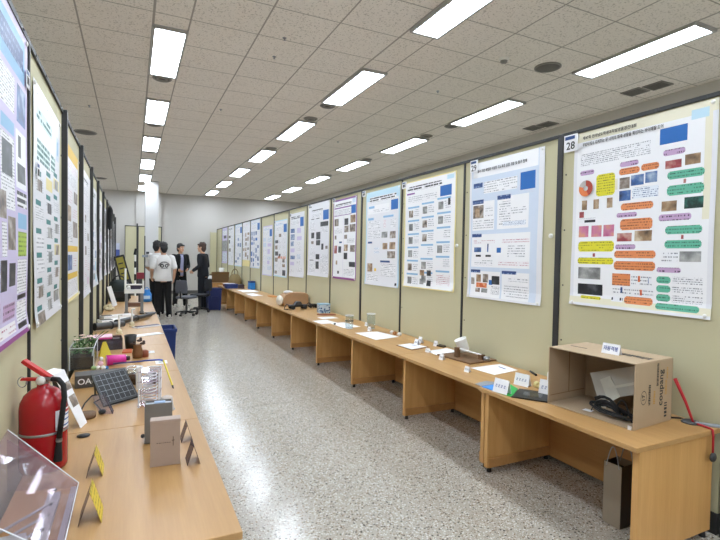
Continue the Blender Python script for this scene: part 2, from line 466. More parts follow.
rect_vent(6.10, 6.05, 'slotted ceiling vent by the right wall, farther pair, farther half')
rect_vent(6.13, 5.77, 'slotted ceiling vent by the right wall, farther pair, nearer half')

# ------------------------------------------------------------------ display panels
def panel(x, ya, yb, side, top, post_w, label, group):
    """side -1: faces the -x direction (right hand row); +1 faces +x (left hand row)"""
    t = thing('display_board', label, 'display panel', (x, (ya + yb) / 2, 0), 0, group)
    h = (yb - ya) / 2
    d = -side
    X0, X1 = sorted((0, d * 0.03))
    MB().box(X0, X1, -h + post_w / 2, h - post_w / 2, 0.12, top - 0.02).build('panel', OLIVE, t)
    P0, P1 = sorted((side * 0.012 if side < 0 or post_w < 0.03 else side * 0.035, d * 0.035))
    MB().box(P0, P1, h - post_w / 2, h + post_w / 2, 0.0, top).build('post', POST, t, 0.003)
    R0, R1 = sorted((side * 0.012, d * 0.035))
    MB().box(R0, R1, -h + post_w / 2, h - post_w / 2, top - 0.025, top).build('top_rail', RAIL, t)
    MB().box(R0, R1, -h + post_w / 2, h - post_w / 2, 0.0, 0.12).build('bottom_rail', RAIL, t)  # carried down over the gap, added to block light and darken under the desks
    if ya < 4.0:
        for k in range(4): MB().ell((side * 0.014, -h + 0.15 + k * (2 * h - 0.3) / 3, top - 0.014), (0.004, 0.007, 0.007), 0, 8, 6).build('screw', DGREY, t)
        for k in range(5): MB().ell((side * 0.003, h - post_w / 2 - 0.03, 0.5 + k * 0.42), (0.004, 0.007, 0.007), 0, 8, 6).build('screw', DGREY, t)
    return t

XR = 2.975
RP = [1.47, 2.66, 3.83, 5.04, 6.17, 7.34, 8.54, 9.69, 10.85, 12.05, 13.28, 14.38, 15.53, 16.75, 17.95, 19.12]
RPOST = {1: 0.05, 4: 0.045, 7: 0.03, 9: 0.05, 12: 0.05}
RNAMES = ['the cream poster numbered 28', 'the pale blue poster numbered 29', 'the three-column poster with light blue bars', 'the poster with a sky blue border',
 'the purple-bordered poster', 'the white poster with black photos', 'the white poster next to the black-photo one', 'the poster with a row of orange dots', 'the low-hung pale lavender poster',
 'the poster covered in blue photos', 'the cream-footed poster', 'the light blue poster near the far end', 'the narrow white poster near the far end', 'the farthest poster with one grey photo', 'no poster, last of the row']
for i in range(15):
    panel(XR, RP[i], RP[i + 1], -1, 2.495, RPOST.get(i + 1, 0.024), 'olive board in the right row behind ' + RNAMES[i], 'olive panels of the right row')
t = panel(XR, 0.28, 1.47, -1, 2.495, 0.024, 'olive display board beyond the right edge, before the carton desk', 'olive panels of the right row')
XLP = -0.44
LP = [1.46, 2.665, 3.86, 5.05, 6.26, 7.42, 8.7, 10.0, 11.2, 12.4, 13.6, 14.8]
LNAMES = ['the lavender poster closest to the camera', 'the white poster with teal headings', 'the yellow-bordered poster', 'the white poster after the yellow-bordered one', 'the curling poster',
 'the sixth poster', 'the black hung jacket', 'the eighth poster', 'the ninth poster', 'the tenth poster', 'the last poster']
for i in range(11):
    panel(XLP, LP[i], LP[i + 1], 1, 2.50, 0.04 if i else 0.022, 'olive board in the left row behind ' + LNAMES[i], 'olive panels of the left row')
# panels standing across the far end
for i, (x0, x1, w, lab) in enumerate(((-0.24, 0.18, 0.05, 'olive partition across the far end, left of the dark post'), (0.18, 0.96, 0.03, 'olive partition across the far end behind the white pillar'))):
    t = thing('folding_screen', lab, 'display panel', (x0, 18.6, 0), 0, 'olive partitions across the far end')
    MB().box(0.02, x1 - x0 - w, -0.02, 0.02, 0.1, 2.45).build('board', OLIVE, t)
    MB().box(x1 - x0 - w, x1 - x0, -0.03, 0.03, 0, 2.56 if i == 0 else 2.48).build('post', POST, t)
    MB().box(0, 0.02, -0.03, 0.03, 0, 2.48).build('edge_post', POST, t)
    MB().box(0.02, x1 - x0 - w, -0.03, 0.03, 2.45, 2.48).build('top_rail', POST, t)
t = thing('folding_screen', 'pale olive partition turned across the end of the right panel row', 'display panel', (2.72, 19.02, 0), 0, 'olive partitions across the far end')
MB().box(0, 0.22, -0.02, 0.02, 0.1, 2.36).build('board', OLIVE, t)
MB().box(-0.02, 0, -0.025, 0.025, 0, 2.38).build('post', OLIVE, t)

# ------------------------------------------------------------------ posters
def pill(L, u0, v0, u1, v1, m):
    r = min((v1 - v0) * 0.5, 0.022); q = r * 1.3
    L += [(u0, v0 + r * 0.6, u1, v1 - r * 0.6, m), (u0 + q * 0.15, v0 + r * 0.24, u1 - q * 0.15, v1 - r * 0.24, m), (u0 + q * 0.5, v0, u1 - q * 0.5, v1, m)]

def poster(x, side, ya, yb, ztop, zbot, base, L, label, group, title=None, curl=0.0, pins=True, name='poster', off=0.004):
    """a paper sheet, one printed surface; u runs left to right as read, v from the top down"""
    Wd, H = abs(yb - ya), ztop - zbot
    us = sorted({round(min(max(a, 0), 1), 4) for r in L for a in (r[0], r[2])} | {0, 1} | {i / 6 for i in range(7)})
    vs = sorted({round(min(max(a, 0), 1), 4) for r in L for a in (r[1], r[3])} | {0, 1} | {i / 8 for i in range(9)})
    names = [base] + sorted({r[4] for r in L}); idx = {n: i for i, n in enumerate(names)}
    nu, nv = len(us), len(vs)
    grid = [[0] * (nu - 1) for _ in range(nv - 1)]
    ui = {u: i for i, u in enumerate(us)}; vi = {v: i for i, v in enumerate(vs)}
    for r in L:
        a, b, c, d = (round(min(max(q, 0), 1), 4) for q in r[:4])
        for j in range(vi[b], vi[d]):
            for i in range(ui[a], ui[c]): grid[j][i] = idx[r[4]]
    def P(u, v):
        w = 0.003 * math.sin(3.1 * v * 3 + u * 2) * (0.3 + v) + 0.002
        w += curl * max(0, v - 0.8) ** 2 * 25 * (0.4 + u) + (0.012 * max(0, v - 0.93) / 0.07 if not curl else 0)
        return (u * Wd, -w - 0.001, H - v * H)
    b = MB()
    b.v = [P(u, v) for v in vs for u in us]
    for j in range(nv - 1):
        for i in range(nu - 1):
            q = [j * nu + i, (j + 1) * nu + i, (j + 1) * nu + i + 1, j * nu + i + 1]
            b.uvs[len(b.f)] = [(us[i] * Wd, H - vs[j] * H), (us[i] * Wd, H - vs[j + 1] * H), (us[i + 1] * Wd, H - vs[j + 1] * H), (us[i + 1] * Wd, H - vs[j] * H)]
            b.f.append(q); b.mi.append(grid[j][i]); b.sm.append(False)
    o = b.build(name, [PM[n] for n in names])
    sol = o.modifiers.new('thickness', 'SOLIDIFY'); sol.thickness = 0.0006; sol.offset = -1
    tag(o, label, 'poster', group)
    if side < 0: o.location = (x - off, max(ya, yb), zbot); o.rotation_euler = (0, 0, -PI / 2)
    else: o.location = (x + off, min(ya, yb), zbot); o.rotation_euler = (0, 0, PI / 2)
    if title:
        for s, u, v, size, sx in title:
            txt(s, size, INK, 'title', o, (u * Wd, -0.0075, H - v * H), (PI / 2, 0, 0), sx=sx)
    if pins:
        for u in (0.03, 0.97):
            for v in (0.015, 0.985):
                p = P(u, v); MB().ell((p[0], p[1] - 0.003, p[2]), (0.012, 0.006, 0.012), 0, 10, 6).build('pin', WHITEP, o)
    return o

# --- poster numbered 28
L = [(0.03, 0.0, 0.97, 1.0, 'white'), (0.0, 0.0, 1, 0.055, 'cream'), (0.0, 0.965, 1, 1, 'cream'), (0.93, 0.03, 0.97, 0.55, 'cream'), (0.34, 0.3, 0.37, 0.36, 'cream'),
     (0.06, 0.125, 0.60, 0.20, 'text'), (0.66, 0.085, 0.83, 0.165, 'blue'), (0.85, 0.03, 0.95, 0.075, 'pale2')]
pill(L, 0.06, 0.225, 0.18, 0.252, 'lilac')
pill(L, 0.20, 0.262, 0.35, 0.385, 'yellow')
for q in (0.08, 0.18, 0.29): L.append((q, 0.40, q + 0.045, 0.455, 'brown'))
L += [(0.06, 0.465, 0.10, 0.50, 'brick'), (0.05, 0.505, 0.2, 0.53, 'head')]
for q in (0.06, 0.17, 0.27): L.append((q, 0.55, q + 0.085, 0.615, 'rose'))
pill(L, 0.06, 0.64, 0.36, 0.70, 'yellow'); pill(L, 0.06, 0.735, 0.36, 0.772, 'yellow')
L += [(0.07, 0.82, 0.26, 0.89, 'grey'), (0.07, 0.92, 0.28, 0.985, 'dark'), (0.19, 0.71, 0.21, 0.73, 'brick')]
L = [(a, b * 0.965, c, d * 0.965, m) if b > 0.8 and m in ('dark', 'grey') else (a, b, c, d, m) for a, b, c, d, m in L]
pill(L, 0.10, 0.957, 0.27, 0.975, 'yellow')
pill(L, 0.385, 0.215, 0.52, 0.242, 'lilac'); pill(L, 0.38, 0.25, 0.53, 0.285, 'orange'); pill(L, 0.54, 0.245, 0.66, 0.28, 'orange')
L += [(0.385, 0.30, 0.46, 0.36, 'mixp'), (0.47, 0.295, 0.56, 0.35, 'dblue'), (0.57, 0.29, 0.65, 0.345, 'dblue'), (0.385, 0.37, 0.47, 0.425, 'dblue'), (0.48, 0.362, 0.66, 0.42, 'textb')]
pill(L, 0.40, 0.44, 0.63, 0.478, 'orange'); pill(L, 0.37, 0.49, 0.52, 0.515, 'lilac'); pill(L, 0.40, 0.525, 0.63, 0.585, 'orange')
L += [(0.38, 0.60, 0.49, 0.645, 'brick'), (0.51, 0.59, 0.63, 0.645, 'brown'), (0.50, 0.71, 0.52, 0.73, 'brick')]
pill(L, 0.37, 0.662, 0.52, 0.688, 'lilac'); pill(L, 0.365, 0.695, 0.66, 0.735, 'orange'); pill(L, 0.365, 0.752, 0.66, 0.80, 'orange')
L += [(0.355, 0.82, 0.49, 0.885, 'orange'), (0.50, 0.825, 0.64, 0.875, 'texts'), (0.545, 0.828, 0.56, 0.86, 'chart'), (0.615, 0.835, 0.62, 0.865, 'dblue'), (0.36, 0.893, 0.65, 0.935, 'texts'), (0.42, 0.893, 0.435, 0.925, 'dblue'), (0.56, 0.90, 0.575, 0.93, 'chart'), (0.355, 0.945, 0.44, 0.975, 'head')]
pill(L, 0.45, 0.94, 0.65, 0.98, 'orange')
pill(L, 0.685, 0.195, 0.82, 0.225, 'lilac')
L += [(0.70, 0.25, 0.80, 0.29, 'brick'), (0.82, 0.235, 0.91, 0.285, 'brown')]
pill(L, 0.715, 0.305, 0.935, 0.345, 'green'); pill(L, 0.715, 0.375, 0.935, 0.425, 'green'); L.append((0.815, 0.35, 0.83, 0.37, 'brick'))
L += [(0.685, 0.45, 0.78, 0.50, 'brown'), (0.825, 0.44, 0.935, 0.495, 'dgreen')]
pill(L, 0.67, 0.515, 0.87, 0.548, 'lilac'); pill(L, 0.715, 0.575, 0.935, 0.615, 'green'); pill(L, 0.715, 0.645, 0.935, 0.685, 'green'); L.append((0.815, 0.62, 0.83, 0.64, 'brick'))
L += [(0.70, 0.705, 0.80, 0.755, 'texts'), (0.81, 0.70, 0.935, 0.75, 'grey')]
pill(L, 0.67, 0.78, 0.82, 0.805, 'lilac')
for q in (0.825, 0.87, 0.915): pill(L, 0.67, q, 0.76, q + 0.035, 'green'); L.append((0.77, q, 0.95, q + 0.035, 'text'))
pill(L, 0.67, 0.96, 0.935, 0.992, 'green')
L = [(a, b * 0.985, c, d * 0.985, m) for a, b, c, d, m in L]
p28 = poster(XR, -1, 2.53, 1.565, 2.462, 1.206, 'paper', L, 'large cream-edged poster numbered 28 with orange, yellow and green text bubbles', 'posters on the right row',
       [('제47회 전라남도학생과학발명품경진대회', 0.075, 0.034, 0.027, 0.9), ('무방비에서 지켜주는 문 너머의 화재 상황을 확인하는 바이메탈 도어', 0.075, 0.072, 0.028, 0.75)])
b = MB()
for q in range(30):
    a0, a1 = 2 * PI * q / 30, 2 * PI * (q + 1) / 30
    b.add([(0.115 * 0.965 + r * math.sin(a), -0.0085, 1.256 * (1 - 0.325) + r * math.cos(a)) for a in (a0, a1) for r in (0.018, 0.058)], [(0, 1, 3, 2)], 0 if q < 13 else 1 if q < 24 else 2)
b.build('donut_chart', [mat('chart_red', 'A8402C', 0.5), mat('chart_orange', 'DE7B42', 0.5), mat('chart_grey', 'B9B4B0', 0.5)], p28, weld=True)
# --- poster 29
L = [(0.03, 0.0, 0.94, 0.985, 'pale'), (0.05, 0.0, 0.93, 0.11, 'white'), (0.06, 0.15, 0.2, 0.185, 'headn'), (0.22, 0.15, 0.68, 0.235, 'texts'), (0.72, 0.135, 0.90, 0.25, 'blue'),
     (0.05, 0.29, 0.38, 0.50, 'white'), (0.05, 0.275, 0.22, 0.305, 'headn'), (0.06, 0.315, 0.22, 0.41, 'mixp'), (0.09, 0.335, 0.16, 0.40, 'brown'), (0.25, 0.33, 0.36, 0.40, 'texts'), (0.06, 0.42, 0.37, 0.49, 'texts'),
     (0.42, 0.275, 0.83, 0.50, 'white'), (0.42, 0.265, 0.60, 0.295, 'headn'), (0.45, 0.31, 0.6, 0.47, 'texts'), (0.6, 0.36, 0.8, 0.40, 'texts'), (0.5, 0.45, 0.8, 0.48, 'textb'),
     (0.05, 0.53, 0.86, 0.77, 'white'), (0.05, 0.525, 0.20, 0.55, 'headn'), (0.08, 0.575, 0.4, 0.60, 'textr'), (0.5, 0.57, 0.85, 0.60, 'textr'), (0.09, 0.625, 0.20, 0.66, 'dblue'), (0.29, 0.60, 0.31, 0.66, 'dblue'),
     (0.43, 0.63, 0.49, 0.665, 'blue'), (0.58, 0.61, 0.80, 0.70, 'texts'), (0.12, 0.68, 0.2, 0.695, 'black'), (0.27, 0.68, 0.35, 0.695, 'black'), (0.1, 0.72, 0.38, 0.755, 'texts'), (0.46, 0.72, 0.85, 0.755, 'textr'),
     (0.05, 0.80, 0.49, 0.985, 'white'), (0.05, 0.79, 0.20, 0.812, 'headn'), (0.06, 0.85, 0.11, 0.90, 'mixp'), (0.14, 0.825, 0.21, 0.88, 'brown'), (0.24, 0.82, 0.32, 0.88, 'mixp'), (0.14, 0.885, 0.3, 0.92, 'chart'), (0.13, 0.925, 0.20, 0.955, 'mixp'), (0.22, 0.925, 0.31, 0.955, 'grey'),
     (0.33, 0.86, 0.38, 0.895, 'blue'), (0.37, 0.83, 0.48, 0.89, 'dark'), (0.36, 0.90, 0.48, 0.965, 'text'), (0.51, 0.80, 0.86, 0.985, 'white'), (0.51, 0.79, 0.70, 0.812, 'headn'), (0.6, 0.83, 0.85, 0.86, 'texts'), (0.54, 0.88, 0.85, 0.97, 'texts')]
poster(XR, -1, 3.74, 2.813, 2.44, 1.158, 'paper', L, 'pale blue poster numbered 29 with white boxes and navy headings', 'posters on the right row',
       [('홀수 치판 배열을 이용한 각도측정 실험 개발 및 탐구 한계', 0.12, 0.065, 0.031, 0.86)])
# --- poster 30: three columns with light blue bars
L = [(0.02, 0.01, 0.98, 0.99, 'white'), (0.06, 0.05, 0.75, 0.095, 'head'), (0.84, 0.02, 0.96, 0.055, 'pale2'), (0.05, 0.11, 0.22, 0.125, 'purple'), (0.08, 0.14, 0.66, 0.20, 'texts'), (0.72, 0.10, 0.92, 0.19, 'blue')]
rnd = random.Random(3)
for ci, u in enumerate((0.08, 0.37, 0.67)):
    v = 0.24 - 0.02 * ci
    while v < 0.93:
        L.append((u, v, u + 0.24, v + 0.016, 'sky'))
        if rnd.random() < 0.7: L.append((u + 0.02, v + 0.035, u + 0.11, v + 0.10, rnd.choice(['grey', 'mixp', 'dark', 'grey'])))
        L.append((u + 0.13, v + 0.03, u + 0.24, v + 0.10, 'texts'))
        v += 0.125
L += [(0.86, 0.215, 0.90, 0.27, 'black'), (0.36, 0.83, 0.45, 0.88, 'brown'), (0.5, 0.83, 0.58, 0.88, 'dark'), (0.36, 0.91, 0.44, 0.96, 'grey'), (0.5, 0.92, 0.58, 0.97, 'dark'), (0.68, 0.86, 0.92, 0.95, 'textr')]
poster(XR, -1, 4.97, 3.955, 2.425, 1.18, 'yellowp', L, 'white poster in three columns headed by light blue bars, right of the sky-bordered one', 'posters on the right row')
# --- poster 31: sky blue border
L = [(0.07, 0.02, 0.93, 0.98, 'paper'), (0.0, 0.0, 1, 0.10, 'pale2'), (0.0, 0.1, 0.035, 1, 'pale2'), (0.965, 0.1, 1, 1, 'pale2'), (0.12, 0.06, 0.9, 0.115, 'head'), (0.07, 0.15, 0.72, 0.24, 'white'), (0.09, 0.155, 0.27, 0.18, 'sky'), (0.24, 0.19, 0.7, 0.23, 'texts'), (0.76, 0.125, 0.95, 0.225, 'blue'),
     (0.07, 0.28, 0.25, 0.305, 'sky'), (0.54, 0.275, 0.83, 0.295, 'sky'), (0.08, 0.32, 0.45, 0.40, 'texts'), (0.08, 0.42, 0.45, 0.5, 'texts'), (0.55, 0.32, 0.62, 0.4, 'textr'), (0.75, 0.32, 0.9, 0.4, 'texts'), (0.5, 0.44, 0.67, 0.50, 'grey'), (0.74, 0.44, 0.9, 0.51, 'mixp'),
     (0.54, 0.555, 0.68, 0.62, 'brown'), (0.74, 0.55, 0.9, 0.62, 'brown'), (0.68, 0.64, 0.9, 0.71, 'mixp'), (0.07, 0.535, 0.21, 0.555, 'navy'), (0.28, 0.6, 0.44, 0.62, 'textb'), (0.28, 0.64, 0.44, 0.66, 'textb'), (0.08, 0.77, 0.24, 0.86, 'brown'), (0.3, 0.82, 0.36, 0.85, 'gold'),
     (0.48, 0.735, 0.76, 0.755, 'navy'), (0.5, 0.77, 0.92, 0.9, 'texts'), (0.08, 0.88, 0.42, 0.96, 'texts'), (0.9, 0.955, 0.95, 0.98, 'black')]
poster(XR, -1, 6.02, 5.085, 2.42, 1.148, 'paper', L, 'white poster with a sky blue border and brown photos, beside the thick post', 'posters on the right row')
# --- poster 32: purple border
L = [(0.03, 0.02, 0.97, 0.975, 'white'), (0.0, 0.975, 1, 1, 'magenta'), (0.05, 0.05, 0.78, 0.085, 'head'), (0.05, 0.10, 0.78, 0.115, 'purple'), (0.05, 0.135, 0.78, 0.20, 'texts'), (0.05, 0.2, 0.78, 0.207, 'purple'), (0.78, 0.10, 0.96, 0.20, 'blue'), (0.82, 0.02, 0.95, 0.075, 'pale'),
     (0.46, 0.22, 0.468, 0.975, 'lav'), (0.06, 0.24, 0.24, 0.33, 'mixp'), (0.5, 0.25, 0.66, 0.33, 'dark'), (0.75, 0.22, 0.95, 0.31, 'brown'), (0.5, 0.34, 0.68, 0.42, 'mixp'), (0.72, 0.33, 0.95, 0.42, 'mixp'), (0.07, 0.36, 0.4, 0.43, 'texts'), (0.07, 0.45, 0.15, 0.5, 'mixp'), (0.5, 0.45, 0.62, 0.5, 'mixp'),
     (0.28, 0.53, 0.4, 0.55, 'navy'), (0.06, 0.58, 0.19, 0.68, 'brick'), (0.25, 0.59, 0.38, 0.67, 'dark'), (0.5, 0.57, 0.66, 0.65, 'brown'), (0.5, 0.67, 0.65, 0.75, 'dark'), (0.76, 0.58, 0.95, 0.66, 'mixp'), (0.72, 0.78, 0.96, 0.84, 'dark'), (0.15, 0.77, 0.22, 0.82, 'brown'), (0.22, 0.9, 0.3, 0.935, 'black'), (0.5, 0.87, 0.92, 0.95, 'texts'), (0.62, 0.5, 0.92, 0.55, 'texts')]
poster(XR, -1, 7.23, 6.33, 2.43, 1.172, 'purple', L, 'white poster with a purple border and magenta foot', 'posters on the right row')
# --- poster 33: black photos
L = [(0.18, 0.09, 0.7, 0.115, 'head'), (0.2, 0.14, 0.65, 0.2, 'texts'), (0.72, 0.12, 0.97, 0.245, 'blue'), (0.05, 0.03, 0.15, 0.05, 'black'), (0.15, 0.21, 0.3, 0.22, 'black'), (0.4, 0.21, 0.55, 0.22, 'black'), (0.6, 0.27, 0.95, 0.33, 'dark'), (0.65, 0.33, 0.95, 0.42, 'texts'),
     (0.15, 0.4, 0.3, 0.48, 'dark'), (0.4, 0.4, 0.6, 0.50, 'dark'), (0.4, 0.51, 0.6, 0.58, 'dark'), (0.15, 0.52, 0.28, 0.56, 'mixp'), (0.15, 0.6, 0.3, 0.63, 'texts'), (0.66, 0.56, 0.76, 0.64, 'dark'), (0.85, 0.59, 0.95, 0.63, 'mixp'), (0.4, 0.70, 0.58, 0.77, 'dark'), (0.4, 0.80, 0.55, 0.9, 'dark'), (0.1, 0.77, 0.3, 0.79, 'head'), (0.1, 0.66, 0.36, 0.74, 'texts'), (0.64, 0.7, 0.95, 0.95, 'texts'), (0.1, 0.83, 0.35, 0.96, 'texts'), (0.1, 0.24, 0.35, 0.38, 'texts')]
poster(XR, -1, 8.45, 7.41, 2.475, 1.17, 'paper', L, 'plain white poster with a column of black photos', 'posters on the right row')
# --- the farther right posters
def far_poster(seed, cols, header, photos, n=12, blue=True, extra=()):
    rn = random.Random(seed)
    L = [(0.03, 0.02, 0.97, 0.98, 'paper'), (0.08, 0.05, 0.7, 0.09, header), (0.08, 0.11, 0.66, 0.19, 'texts')]
    if blue: L.append((0.72, 0.08, 0.95, 0.22, 'blue'))
    cw = 0.9 / cols
    for c in range(cols):
        v = 0.24
        while v < 0.9:
            h = rn.uniform(0.05, 0.1)
            m = rn.choice(photos + ['texts', 'texts'])
            L.append((0.06 + c * cw, v, 0.06 + c * cw + cw * rn.uniform(0.45, 0.9), v + h, m)); v += h + rn.uniform(0.02, 0.06)
    return L + list(extra)
FP = [
 (7, 9.6, 8.685, 2.385, 1.10, 'paper', far_poster(7, 2, 'head', ['mixb', 'dblue', 'texts', 'textb', 'lav']), 'pale poster with bluish text blocks, left of the black-photo poster'),
 (8, 10.8, 9.785, 2.31, 1.05, 'pale2', far_poster(8, 3, 'textb', ['mixp', 'dark', 'brown', 'texts'], extra=[(0.3 + 0.13 * k, 0.64, 0.37 + 0.13 * k, 0.68, 'chart') for k in range(5)]), 'poster with a sky blue top edge and a row of orange dots'),
 (9, 11.88, 10.98, 2.243, 1.03, 'lav', far_poster(9, 2, 'textb', ['textb', 'texts', 'pale', 'lav']), 'pale lavender poster hung lower than its neighbours'),
 (10, 13.24, 12.18, 2.515, 1.175, 'pale', far_poster(10, 4, 'textb', ['dblue', 'mixb', 'dblue', 'mixb', 'blue']), 'white poster covered in small blue photos'),
 (11, 14.30, 13.36, 2.465, 1.195, 'paper', far_poster(11, 3, 'textr', ['brown', 'mixp', 'textr'], blue=False, extra=[(0.0, 0.86, 1, 1, 'yellowp')]), 'poster with a pale yellow foot left of the blue-photo one'),
 (12, 15.47, 14.40, 2.48, 1.165, 'pale2', far_poster(12, 3, 'textb', ['dblue', 'mixb', 'texts']), 'light blue poster second from the yellow-footed one'),
 (13, 16.63, 15.69, 2.475, 1.175, 'paper', far_poster(13, 2, 'head', ['mixp', 'dark', 'texts'], blue=False), 'narrow-looking white poster with dark photos near the far end'),
 (14, 17.87, 16.86, 2.48, 1.21, 'lav', [(0.04, 0.02, 0.96, 0.98, 'lav'), (0.1, 0.08, 0.9, 0.2, 'texts'), (0.3, 0.22, 0.8, 0.3, 'dark'), (0.02, 0.36, 0.95, 0.66, 'grey'), (0.1, 0.7, 0.9, 0.95, 'textb')], 'farthest right poster, with one wide grey photo'),
]
for k, ya, yb, zt_, zb_, base, L, lab in FP:
    poster(XR, -1, ya, yb, zt_ if zt_ < 2.47 else 2.468, zb_, base, L, lab, 'posters on the right row', pins=False)

# --- left row posters
L = [(0.02, 0.01, 0.98, 0.985, 'lav'), (0.0, 0.985, 1, 1, 'magenta'), (0.05, 0.03, 0.93, 0.17, 'sky'), (0.05, 0.06, 0.9, 0.13, 'headn'), (0.77, 0.19, 0.96, 0.31, 'dblue'), (0.05, 0.19, 0.72, 0.30, 'text'), (0.05, 0.33, 0.40, 0.37, 'sky'),
     (0.05, 0.375, 0.44, 0.6, 'texts'), (0.48, 0.33, 0.72, 0.37, 'sky'), (0.48, 0.38, 0.72, 0.6, 'text'), (0.75, 0.335, 0.97, 0.52, 'white'), (0.80, 0.35, 0.86, 0.42, 'dark'), (0.78, 0.44, 0.95, 0.50, 'dark'), (0.76, 0.53, 0.97, 0.58, 'head'),
     (0.77, 0.60, 0.96, 0.65, 'sky'), (0.77, 0.66, 0.96, 0.74, 'lime'), (0.76, 0.75, 0.97, 0.86, 'text'), (0.77, 0.865, 0.96, 0.88, 'black'), (0.76, 0.885, 0.97, 0.955, 'text'), (0.77, 0.957, 0.96, 0.975, 'black'),
     (0.05, 0.45, 0.22, 0.55, 'mixp'), (0.5, 0.40, 0.68, 0.5, 'dark'), (0.45, 0.55, 0.56, 0.63, 'mixp'), (0.58, 0.62, 0.72, 0.72, 'mixp'), (0.45, 0.75, 0.56, 0.84, 'dark'), (0.6, 0.76, 0.72, 0.83, 'dark'), (0.5, 0.88, 0.72, 0.93, 'lilac'), (0.3, 0.87, 0.45, 0.93, 'lilac'), (0.48, 0.64, 0.56, 0.74, 'text'), (0.3, 0.94, 0.72, 0.975, 'textr')]
poster(XLP, 1, 1.70, 2.625, 2.475, 1.165, 'lav', L, 'lavender poster with blue heading closest to the camera on the left', 'posters on the left row')
L = [(0.02, 0.01, 0.98, 0.99, 'paper'), (0.10, 0.035, 0.7, 0.06, 'texts'), (0.08, 0.09, 0.62, 0.15, 'headt'), (0.82, 0.10, 0.95, 0.22, 'pale'), (0.86, 0.12, 0.92, 0.19, 'sky'), (0.1, 0.22, 0.55, 0.31, 'headt'), (0.6, 0.22, 0.78, 0.3, 'headt')]
rn = random.Random(22)
for c, u in enumerate((0.08, 0.42, 0.72)):
    v = 0.35 - 0.03 * c
    while v < 0.93:
        L.append((u, v, u + 0.16, v + 0.022, 'teal'))
        L.append((u, v + 0.03, u + 0.24, v + 0.085, rn.choice(['yellowp', 'text', 'texts', 'mixp', 'text'])))
        if rn.random() < 0.55: L.append((u + 0.05, v + 0.035, u + 0.2, v + 0.085, rn.choice(['dark', 'grey', 'mixp'])))
        v += rn.uniform(0.10, 0.125)
poster(XLP, 1, 2.775, 3.70, 2.37, 1.15, 'paper', L, 'white poster with teal headings on the left, second from the camera', 'posters on the left row')
L = [(0.05, 0.02, 0.95, 0.98, 'paper'), (0.08, 0.0, 0.92, 0.08, 'gold'), (0.1, 0.09, 0.9, 0.15, 'textr'), (0.1, 0.17, 0.8, 0.24, 'text'), (0.62, 0.26, 0.92, 0.34, 'mixp'), (0.12, 0.27, 0.5, 0.36, 'textr'), (0.12, 0.38, 0.42, 0.48, 'brown'), (0.55, 0.38, 0.9, 0.45, 'textr'), (0.55, 0.47, 0.9, 0.58, 'mixp'), (0.12, 0.5, 0.5, 0.62, 'text'),
     (0.12, 0.64, 0.9, 0.68, 'gold'), (0.15, 0.70, 0.45, 0.80, 'dblue'), (0.55, 0.72, 0.8, 0.78, 'textr'), (0.1, 0.82, 0.92, 0.86, 'gold'), (0.1, 0.87, 0.92, 0.97, 'text')]
poster(XLP, 1, 3.98, 4.90, 2.33, 1.15, 'yellowp', L, 'yellow-bordered poster on the left, third from the camera', 'posters on the left row')
FL = [(5.2, 6.2, 2.34, 1.075, 31, ['texts', 'mixp', 'textr', 'pinkp'], 'white poster with faint pink notes, fourth from the camera on the left', 0.0),
      (6.36, 7.3, 2.32, 1.10, 32, ['texts', 'pale2', 'mixb', 'grey'], 'poster whose lower corner curls off the left panel', 0.02),
      (7.55, 8.55, 2.3, 1.10, 33, ['texts', 'lav', 'mixp'], 'white poster on the left, first behind the curling one', 0.008),
      (8.85, 9.85, 2.3, 1.12, 34, ['texts', 'pale', 'dark'], 'pale poster on the left, second behind the curling one', 0.012),
      (10.15, 11.1, 2.3, 1.1, 35, ['texts', 'mixp', 'yellowp'], 'pale poster on the left, third behind the curling one', 0.015),
      (11.3, 12.3, 2.3, 1.12, 36, ['texts', 'brown', 'dark'], 'pale poster on the left, fourth behind the curling one', 0.015),
      (12.5, 13.5, 2.3, 1.12, 37, ['texts', 'mixp'], 'pale poster on the left, next to last', 0.01),
      (13.7, 14.7, 2.3, 1.12, 38, ['texts', 'mixb'], 'pale poster on the left, last before the back wall', 0.01)]
for ya, yb, z1, z0, sd, ph, lab, cu in FL:
    poster(XLP, 1, ya, yb, z1, z0, 'paper', far_poster(sd, 3, 'head', ph, blue=False), lab, 'posters on the left row', curl=cu, pins=False)

# number cards pinned above the posters
def number_card(x, side, y, z, num, label, w=0.13, h=0.15):
    t = thing('number_card', label, 'number card', (x + side * 0.014, y, z), -PI / 2 if side < 0 else PI / 2, 'number cards of the posters')
    MB().box(-w / 2, w / 2, -0.001, 0.001, -h / 2, h / 2).build('card', SHEETW, t)
    MB().box(-w * 0.42, w * 0.3, -0.002, -0.001, h * 0.22, h * 0.42).build('heading_strip', PM['navy'], t)
    if num: txt(num, 0.078, INK, 'number', t, (0, -0.002, -0.022), (PI / 2, 0, 0), 'CENTER')
    else:
        MB().box(-w * 0.3, -w * 0.02, -0.002, -0.001, -h * 0.3, h * 0.12).box(w * 0.06, w * 0.3, -0.002, -0.001, -h * 0.3, h * 0.12).build('number', INK, t)
number_card(XR - 0.012, -1, 2.55, 2.405, '28', 'small white card reading 28 at the top corner of the cream poster', 0.12, 0.125)
number_card(XR - 0.012, -1, 3.665, 2.415, '29', 'small white card reading 29 at the top corner of the pale blue poster', 0.11, 0.11)
for y, z, d in ((4.98, 2.40, 'three-column poster'), (6.09, 2.42, 'sky-bordered poster'), (7.2, 2.43, 'purple-bordered poster'), (8.36, 2.43, 'poster of black photos'), (9.55, 2.36, 'bluish text poster'), (10.75, 2.28, 'poster with orange dots')):
    number_card(XR, -1, y, z, None, 'small white number card at the top left of the ' + d, 0.10, 0.08)
